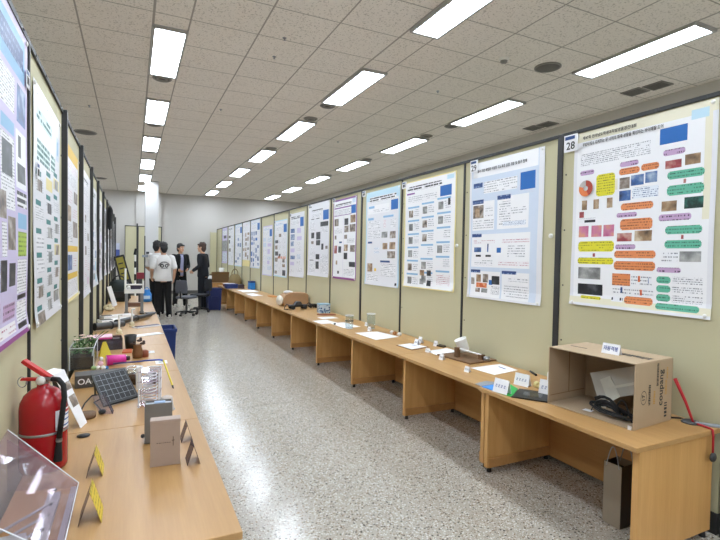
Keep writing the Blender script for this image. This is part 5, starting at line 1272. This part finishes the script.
t = thing('red_box', 'small dark red box behind the white model table', 'box', (0.13, 9.2, Z))
MB().box(-0.03, 0.03, -0.03, 0.03, 0, 0.46).build('stand', DGREY, t, 0.004)
MB().box(-0.06, 0.06, -0.05, 0.05, 0.46, 0.57).build('body', mat('dark_red', '7C2030', 0.5), t, 0.006)
# back of the left desks
t = thing('leaning_board', 'white board leaning on the dark bag by the left panel', 'board', (-0.30, 9.0, Z))
MB().slab([(0.01, -0.02, 0), (0.075, -0.02, 0.03), (-0.02, 0.06, 0.35), (-0.085, 0.06, 0.33)], 0.01).build('board', SHEETW, t)
MB().slab([(0.0, 0.0, 0), (0.04, 0.05, 0), (-0.03, 0.09, 0.3), (-0.05, 0.08, 0.3)], 0.006).build('stand', GREYS, t)
t = thing('crumpled_cloth', 'cream cloth bundle at the foot of the leaning white board', 'cloth', (-0.33, 8.35, Z))
b = MB()
for k, (x, y, z, r) in enumerate(((0, 0, 0.03, 0.05), (0.05, 0.03, 0.03, 0.04), (-0.03, 0.06, 0.05, 0.045), (0.02, 0.02, 0.075, 0.035))): b.ell((x, y, z), (r, r * 0.9, min(r, z)), 0, 12, 8)
b.build('folds', CREAM, t)
t = thing('dark_bag', 'large black bag at the back of the left desks', 'bag', (-0.22, 10.0, Z))
MB().lathe([(0, 0), (0.16, 0), (0.18, 0.05), (0.18, 0.28), (0.15, 0.36), (0.1, 0.4), (0, 0.41)], 14).build('body', mat('teal_black', '14201F', 0.7), t)
MB().tube([(0.1 * math.cos(PI * k / 10), -0.05, 0.38 + 0.1 * math.sin(PI * k / 10)) for k in range(11)], 0.012, 6).build('handle', BLACK, t)
MB().box(-0.12, 0.1, -0.19, -0.165, 0.08, 0.2).build('pocket', BLACK, t, 0.01)
t = thing('framed_sheet', 'black-framed olive yellow sheet leaning behind the dark bag', 'frame', (-0.15, 10.45, Z))
q = [Vector((-0.04, -0.02, 0.22)), Vector((0.155, -0.02, 0.29)), Vector((0.0, 0.06, 0.88)), Vector((-0.18, 0.06, 0.83))]
MB().slab(q, 0.02).build('frame', BLACK, t, 0.003)
nn = (q[1] - q[0]).cross(q[3] - q[0]).normalized() * 0.001
def ip2(u, v): return q[0].lerp(q[1], u).lerp(q[3].lerp(q[2], u), v) + nn
b = MB().add([ip2(0.16, 0.2), ip2(0.84, 0.2), ip2(0.84, 0.94), ip2(0.16, 0.94)], [(0, 1, 2, 3)]); b.build('sheet', mat('olive_yellow', '8E8326', 0.5, var=0.2), t)
b = MB()
for k in range(3): b.add([ip2(0.25, 0.4 + k * 0.16) + nn, ip2(0.7, 0.4 + k * 0.16) + nn, ip2(0.7, 0.44 + k * 0.16) + nn, ip2(0.25, 0.44 + k * 0.16) + nn], [(0, 1, 2, 3)])
b.build('sheet_print', INK, t)
MB().rod((-0.02, 0.02, 0.3), (-0.02, 0.05, 0.0), 0.012, 0.012, 8).build('prop', BLACK, t); MB().rod((0.05, 0.03, 0.4), (0.12, 0.06, 0.0), 0.012, 0.012, 8).build('prop', BLACK, t)
t = thing('blue_bag', 'bright blue plastic bag at the far aisle corner of the left desks', 'bag', (0.25, 9.75, Z))
MB().lathe([(0, 0), (0.075, 0), (0.085, 0.04), (0.08, 0.15), (0.05, 0.2), (0.06, 0.23), (0, 0.22)], 11).build('body', BLUEP, t)
MB().box(-0.055, 0.055, -0.088, -0.08, 0.06, 0.12).build('print', mat('bag_white_print', 'BFD6EA', 0.5), t)
MB().tube([(0.04 * math.cos(PI * k / 8), 0, 0.2 + 0.07 * math.sin(PI * k / 8)) for k in range(9)], 0.006, 6).build('handle', BLUEP, t)
# black and white measuring pole and the dark stand behind the left desks
t = thing('measuring_pole', 'white pole with black bands standing behind the white model table', 'pole', (0.06, 11.9, 0))
for k in range(10): MB().rod((0, 0, 0.03 + k * 0.145), (0, 0, 0.03 + (k + 1) * 0.145), 0.022, 0.022, 12).build('white_section' if k % 2 else 'black_section', WHITEP if k % 2 else BLACK, t)
MB().lathe([(0, 0), (0.14, 0), (0.14, 0.015), (0.03, 0.03), (0, 0.03)], 18).build('base', BLACK, t)
MB().rod((-0.01, 0, 1.48), (0.02, 0, 1.62), 0.03, 0.03, 10).build('head', BLACK, t)
t = thing('floor_stand', 'tall thin dark stand with a clamp behind the left desks', 'stand', (0.28, 12.9, 0))
MB().rod((0, 0, 0.02), (0, 0, 1.95), 0.018, 0.014, 12).build('pole', DGREY, t)
MB().lathe([(0, 0), (0.16, 0), (0.16, 0.012), (0.03, 0.03), (0, 0.03)], 18).build('base', DGREY, t)
MB().box(-0.06, 0.09, -0.03, 0.03, 1.42, 1.48).build('clamp', GREYS, t, 0.006); MB().box(0.03, 0.10, -0.03, 0.03, 1.5, 1.56).build('clamp_jaw', DGREY, t, 0.006)
# jacket hung on the left panels
t = thing('hung_jacket', 'black jacket hung high on the left panel row', 'jacket', (-0.40, 9.6, 1.86))
b = MB()
b.ell((0.04, 0, 0.40), (0.045, 0.17, 0.09)).ell((0.035, 0, 0.25), (0.04, 0.14, 0.2))
b.build('body', TROUSER, t)
for s in (-1, 1): MB().rod((0.04, s * 0.14, 0.40), (0.03, s * 0.19, 0.1), 0.04, 0.03, 12).build('sleeve', TROUSER, t)
MB().tube([(0.0, 0, 0.58), (0.03, 0, 0.56), (0.04, 0, 0.48)], 0.006, 6).build('hanger_hook', GREYM, t)

# ------------------------------------------------------------------ people (figure faces -y in its own frame)
def remesh(o, vox, smooth=2):
    m = o.modifiers.new('remesh', 'REMESH'); m.mode = 'VOXEL'; m.voxel_size = vox; m.use_smooth_shade = True
    if smooth:
        s = o.modifiers.new('smooth', 'SMOOTH'); s.factor = 0.5; s.iterations = smooth
    return o
def limb(b, pts, rs):
    for (p, q), (r0, r1) in zip(zip(pts, pts[1:]), zip(rs, rs[1:])):
        b.rod(p, q, r0, r1, 14); 
    for p, r in zip(pts, rs): b.ell(p, (r, r, r), 0, 12, 8)
def loft(b, rings, n=24):
    vs = [(c.x + rx * math.cos(2 * PI * q / n), c.y + ry * math.sin(2 * PI * q / n), c.z) for c, rx, ry in rings for q in range(n)]
    m = len(rings)
    fs = [(i * n + q, i * n + (q + 1) % n, (i + 1) * n + (q + 1) % n, (i + 1) * n + q) for i in range(m - 1) for q in range(n)]
    b.add(vs, fs + [tuple(range(n))[::-1], tuple(range((m - 1) * n, m * n))], 0, True)
def hand(b, wrist, dirv, side, palm_in, curl=0.5):
    """palm, four unequal bent fingers and a thumb leaving the side near the wrist"""
    w = Vector(wrist); d = Vector(dirv).normalized(); n = Vector(palm_in); n = (n - d * n.dot(d)).normalized(); s = d.cross(n)
    for k in range(5):
        p = w + d * (0.02 + 0.016 * k)
        for q in (-1, 0, 1): b.ell(p + s * (0.024 * q), (0.018, 0.018, 0.018), 0, 8, 6)
    for k, L in enumerate((0.068, 0.078, 0.072, 0.056)):
        o = s * (0.033 - 0.022 * k); p0 = w + d * 0.088 + o
        p1 = p0 + (d * math.cos(curl * 0.5) + n * math.sin(curl * 0.5)) * L * 0.45
        p2 = p1 + (d * math.cos(curl * 1.4) + n * math.sin(curl * 1.4)) * L * 0.32
        p3 = p2 + (d * math.cos(curl * 2.1) + n * math.sin(curl * 2.1)) * L * 0.23
        limb(b, [p0, p1, p2, p3], [0.0095, 0.009, 0.0085, 0.0075])
    t0 = w + d * 0.025 + s * 0.03; t1 = t0 + d * 0.028 + s * 0.026 + n * 0.008; t2 = t1 + d * 0.032 + s * 0.006 + n * 0.012
    limb(b, [t0, t1, t2], [0.013, 0.011, 0.0085])

def person(label, loc, rz, H, top, top_col, legs_col, hair_m, shoe_m, sleeves='short', lean=0.0, head_turn=0.0, head_nod=0.0, arms=None, feet=None, print_=False, open_jacket=None, skin=SKIN):
    t = thing('person', label, 'person', loc, rz)
    k = H / 1.75
    def V(x, y, z): return Vector((x * k, y * k, z * k))
    def L(x, y, z): return V(x, y - lean * max(0, z - 0.95), z)
    feet = feet or ((-0.11, 0.0), (0.11, 0.0))
    b = MB()
    # legs
    hips, knees, ankles = [], [], []
    for s, (fx, fy) in zip((-1, 1), feet):
        hip = V(s * 0.09, 0, 0.90); ank = V(fx, fy, 0.085); kn = hip.lerp(ank, 0.5) + V(0, -0.02, 0.03)
        hips.append(hip); knees.append(kn); ankles.append(ank)
        limb(b, [hip, kn, ank], [0.085 * k, 0.055 * k, 0.038 * k])
        limb(b, [kn + V(0, 0.01, -0.06), kn.lerp(ank, 0.45) + V(0, 0.015, 0)], [0.052 * k, 0.05 * k])
        limb(b, [ank + V(0, 0.02, -0.04), V(fx * 1.15, fy - 0.13, 0.03)], [0.035 * k, 0.028 * k])
    # trunk
    loft(b, [(L(0, 0.0, z), rx * k, ry * k) for z, rx, ry in ((0.84, 0.13, 0.10), (0.92, 0.165, 0.115), (1.0, 0.155, 0.11), (1.08, 0.14, 0.10), (1.17, 0.145, 0.105), (1.26, 0.16, 0.115), (1.34, 0.165, 0.115), (1.41, 0.145, 0.09), (1.46, 0.08, 0.065))])
    for s in (-1, 1): b.ell(L(s * 0.155, 0.01, 1.405), (0.07 * k, 0.062 * k, 0.06 * k), 0, 14, 8)
    neck0, neck1 = L(0, 0.015, 1.42), L(0, -0.005, 1.56)
    limb(b, [neck0, neck1], [0.062 * k, 0.054 * k])
    # head, built in its own frame then turned and nodded on the neck
    hc = L(0, -0.012, 1.635)
    Mh = Matrix.Translation(hc) @ Matrix.Rotation(head_turn, 4, 'Z') @ Matrix.Rotation(head_nod, 4, 'X') @ Matrix.Scale(k * 1.07, 4)
    b.ell((0, 0.008, 0.025), (0.074, 0.094, 0.090), 0, 22, 14, M=Mh)
    b.ell((0, -0.022, -0.045), (0.060, 0.068, 0.070), 0, 20, 12, M=Mh)
    b.ell((0, -0.06, -0.095), (0.032, 0.028, 0.022), 0, 12, 8, M=Mh)
    b.add([(-0.012, -0.085, 0.012), (0.012, -0.085, 0.012), (0.019, -0.086, -0.036), (-0.019, -0.086, -0.036), (0, -0.119, -0.03), (0, -0.094, 0.012), (0, -0.07, -0.01)], [(0, 3, 4, 5), (1, 5, 4, 2), (3, 2, 4), (0, 5, 6), (5, 1, 6), (0, 6, 3), (1, 2, 6), (3, 6, 2)], 0, False, Mh)
    b.ell((0, -0.091, -0.032), (0.017, 0.019, 0.012), 0, 10, 8, M=Mh)
    b.ell((0, -0.088, 0.024), (0.048, 0.012, 0.012), 0, 12, 8, M=Mh)          # brow
    for s in (-1, 1): b.ell((s * 0.076, 0.012, -0.01), (0.011, 0.020, 0.032), 0, 10, 8, M=Mh)
    # arms
    arms = arms or (((-0.235, 0.03, 1.15), (-0.25, -0.02, 0.92)), ((0.235, 0.03, 1.15), (0.25, -0.02, 0.92)))
    elbows, wrists, shs = [], [], []
    for s, (e, w) in zip((-1, 1), arms):
        sh = L(s * 0.19, 0.01, 1.405); e = L(*e); w = L(*w)
        limb(b, [sh, e, w], [0.052 * k, 0.042 * k, 0.029 * k])
        hand(b, w, w - e, s, (-s, -0.3, 0.0), 0.5)
        shs.append(sh); elbows.append(e); wrists.append(w)
    body = remesh(b.build('body', skin, t), 0.0085, 2)
    # face
    for s in (-1, 1):
        ey = MB().ell((s * 0.031, -0.0815, 0.002), (0.0125, 0.008, 0.0075), 0, 12, 8, M=Mh).build('eye', EYEW, t)
        MB().ell((s * 0.031, -0.0888, 0.002), (0.0055, 0.002, 0.0055), 0, 10, 6, M=Mh).build('pupil', INK, ey)
        MB().ell((s * 0.032, -0.0985, 0.026), (0.018, 0.004, 0.0035), 0, 10, 6, M=Mh).build('eyebrow', hair_m, t)
    MB().ell((0, -0.0885, -0.064), (0.022, 0.006, 0.0065), 0, 12, 6, M=Mh).build('mouth', LIP, t)
    # hair: cap over crown, sides and nape, with a ragged fringe
    h = MB()
    h.ell((0, 0.022, 0.045), (0.084, 0.098, 0.088), 0, 20, 12, M=Mh)
    h.ell((0, 0.05, -0.012), (0.079, 0.066, 0.092), 0, 18, 10, M=Mh)
    h.ell((0, 0.048, -0.075), (0.055, 0.05, 0.05), 0, 14, 8, M=Mh)
    for sg in (-1, 1): h.ell((sg * 0.068, 0.0, 0.03), (0.016, 0.045, 0.045), 0, 12, 8, M=Mh)
    rn = random.Random(int(H * 1000))
    for q in range(9): h.ell((-0.06 + 0.015 * q, -0.062 - 0.02 * (1 - abs(q - 4) / 4), 0.072 - 0.006 * rn.random()), (0.016, 0.022, 0.024), 0, 8, 6, M=Mh)
    for q in range(26):
        a = rn.uniform(0, 2 * PI); e_ = rn.uniform(0.2, 1.3)
        h.ell((0.078 * math.cos(a) * math.cos(e_), 0.022 + 0.09 * math.sin(a) * math.cos(e_), 0.05 + 0.08 * math.sin(e_)), (0.018, 0.018, 0.014), 0, 7, 5, M=Mh)
    remesh(h.build('hair', hair_m, t), 0.007, 1)
    # top
    c = MB()
    hem = 0.86 if top != 'shirt' else 0.88
    loft(c, [(L(0, 0, z), rx * k, ry * k) for z, rx, ry in ((hem, 0.192, 0.14), (0.93, 0.186, 0.135), (1.0, 0.178, 0.13), (1.08, 0.170, 0.125), (1.17, 0.172, 0.127), (1.26, 0.184, 0.134), (1.34, 0.190, 0.132), (1.41, 0.170, 0.11), (1.45, 0.115, 0.085), (1.475, 0.075, 0.07))])
    for s in (0, 1):
        sg = (-1, 1)[s]
        c.ell(L(sg * 0.165, 0.01, 1.405), (0.082 * k, 0.074 * k, 0.068 * k), 0, 14, 8)
        if sleeves == 'short':
            end = shs[s].lerp(elbows[s], 0.85); limb(c, [shs[s], end], [0.066 * k, 0.064 * k])
        else:
            end = elbows[s].lerp(wrists[s], 0.93); limb(c, [shs[s], elbows[s], end], [0.068 * k, 0.056 * k, 0.044 * k])
    tp_ = remesh(c.build({'tee': 'tshirt', 'jacket': 'jacket', 'shirt': 'shirt'}[top], top_col, t), 0.011, 2)
    if print_:
        pr = MB(); y = 0.145 * k
        for cx in (-0.05, 0.05):
            for q in range(20):
                a0, a1 = 2 * PI * q / 20, 2 * PI * (q + 1) / 20
                pr.add([V(cx + r * math.cos(a), 0.16, 1.22 + r * math.sin(a)) for a in (a0, a1) for r in (0.02, 0.042)], [(0, 1, 3, 2)])
        for q in range(24):
            a0, a1 = R(20 + 140 * q / 24), R(20 + 140 * (q + 0.6) / 24)
            pr.add([V(r * math.cos(a), 0.16, 1.18 + r * math.sin(a)) for a in (a0, a1) for r in (0.108, 0.14)], [(0, 1, 3, 2)])
        for q in range(12): pr.add([V(-0.07 + 0.012 * q + i * 0.007, 0.16, 1.15 + j * 0.024) for i in (0, 1) for j in (0, 1)], [(0, 1, 3, 2)])
        po = pr.build('back_print', INK, t)
        sw = po.modifiers.new('wrap', 'SHRINKWRAP'); sw.target = tp_; sw.wrap_method = 'PROJECT'; sw.use_project_y = True; sw.use_negative_direction = True; sw.use_positive_direction = False; sw.offset = 0.004
        sol = po.modifiers.new('thick', 'SOLIDIFY'); sol.thickness = 0.001
    if open_jacket:
        o = MB()
        loft(o, [(L(0, -0.026, z), 0.08 * k, ry * k) for z, ry in ((0.86, 0.130), (0.93, 0.126), (1.02, 0.122), (1.1, 0.117), (1.2, 0.12), (1.3, 0.126), (1.38, 0.108), (1.46, 0.06))])
        remesh(o.build('shirt', open_jacket, t), 0.011, 2)
    # trousers, shoes
    c = MB()
    c.ell(V(0, 0, 0.93), (0.172 * k, 0.125 * k, 0.075 * k), 0, 20, 10)
    for s in (0, 1):
        foot = ankles[s] + V(0, 0.0, -0.03)
        limb(c, [hips[s] + V(0, 0, 0.0), knees[s], foot], [0.098 * k, 0.076 * k, 0.066 * k])
    remesh(c.build('trousers', legs_col, t), 0.011, 2)
    for s, (fx, fy) in enumerate(feet):
        o = MB(); sg = (-1, 1)[s]
        fx *= k; fy *= k
        for q in range(7): o.ell((fx + sg * 0.006 * q * 0.4, fy + 0.05 - 0.037 * q, 0.042 - 0.0022 * q), (0.043 - abs(q - 4.5) * 0.002, 0.045, 0.040 - 0.003 * q + 0.0022 * q), 0, 12, 8)
        sh = remesh(o.build('shoe', shoe_m, t), 0.009, 1)
        MB().box(fx - 0.043, fx + 0.043, fy - 0.205, fy + 0.088, 0.0, 0.016).build('sole', SHOEW if shoe_m is SHOEW else SHOEB, sh, 0.006)
    return t
person('person seen from behind in a white tee with dark print on the back', (0.665, 12.15, 0), PI + 0.12, 1.77, 'tee', TEE, TROUSER, HAIR, SHOEW, head_nod=0.22, head_turn=0.15, print_=True,
       feet=((-0.13, 0.02), (0.12, -0.05)), arms=(((-0.25, 0.05, 1.15), (-0.245, -0.05, 0.92)), ((0.25, 0.04, 1.15), (0.235, -0.12, 0.96))))
person('person in a white tee half hidden behind the one with the back print', (0.56, 12.85, 0), PI - 0.5, 1.82, 'tee', TEE, TROUSER, HAIR, SHOEW, head_nod=0.1, head_turn=-0.1,
       arms=(((-0.24, 0.03, 1.15), (-0.2, -0.16, 1.0)), ((0.25, 0.03, 1.15), (0.2, -0.16, 1.0))))
person('person in a dark cardigan over a pale shirt, facing the aisle by the office chairs', (1.25, 14.75, 0), 0.35, 1.80, 'jacket', TROUSER, TROUSER, HAIR, SHOEW, 'long', lean=0.06, head_turn=0.25, open_jacket=SHIRTL, head_nod=-0.02,
       feet=((-0.14, 0.0), (0.12, -0.12)), arms=(((-0.25, 0.0, 1.13), (-0.14, -0.2, 1.03)), ((0.25, 0.0, 1.13), (0.12, -0.22, 1.05))))
person('person in a dark navy suit standing in profile by the right desks', (1.78, 13.8, 0), -PI / 2 - 0.55, 1.83, 'jacket', SUIT, SUIT, HAIRB, SHOEB, 'long', lean=0.05,
       arms=(((-0.25, 0.02, 1.14), (-0.19, -0.2, 1.08)), ((0.25, 0.03, 1.14), (0.2, -0.18, 1.02))))

# office chairs beside them
def office_chair(x, y, rz, m, label, back=True):
    t = thing('office_chair', label, 'chair', (x, y, 0), rz, 'office chairs by the students')
    b = MB()
    base = MB()
    for k in range(5):
        a = 2 * PI * k / 5 + 0.3
        base.rod((0.02 * math.cos(a), 0.02 * math.sin(a), 0.10), (0.25 * math.cos(a), 0.25 * math.sin(a), 0.075), 0.024, 0.015, 10)
    base.build('star_base', BLACK, t)
    for k in range(5):
        a = 2 * PI * k / 5 + 0.3; c = Vector((0.25 * math.cos(a), 0.25 * math.sin(a), 0.03)); d = Vector((-math.sin(a), math.cos(a), 0)) * 0.022
        MB().rod(c - d, c + d, 0.03, 0.03, 14).build('caster', BLACK, t)
    MB().rod((0, 0, 0.09), (0, 0, 0.42), 0.026, 0.02, 14).build('gas_column', DGREY, t)
    MB().box(-0.19, 0.19, -0.2, 0.2, 0.42, 0.48).build('seat', m, t, 0.03)
    MB().tube([(0, 0.16, 0.42), (0, 0.27, 0.45), (0, 0.28, 0.62)], 0.02, 8).build('back_support', BLACK, t)
    MB().prism([(-0.15, 0.56), (0.15, 0.56), (0.17, 0.68), (0.14, 0.88), (-0.14, 0.88), (-0.17, 0.68)], 0.215, 0.255).build('backrest', m, t, 0.02)
    return t
office_chair(1.22, 12.45, 2.5, mat('chair_grey', '5E6068', 0.85), 'grey office chair on casters nearest the back-print person')
office_chair(1.62, 13.05, -2.3, mat('chair_black', '26272C', 0.85), 'dark office chair on casters in front of the navy suit')
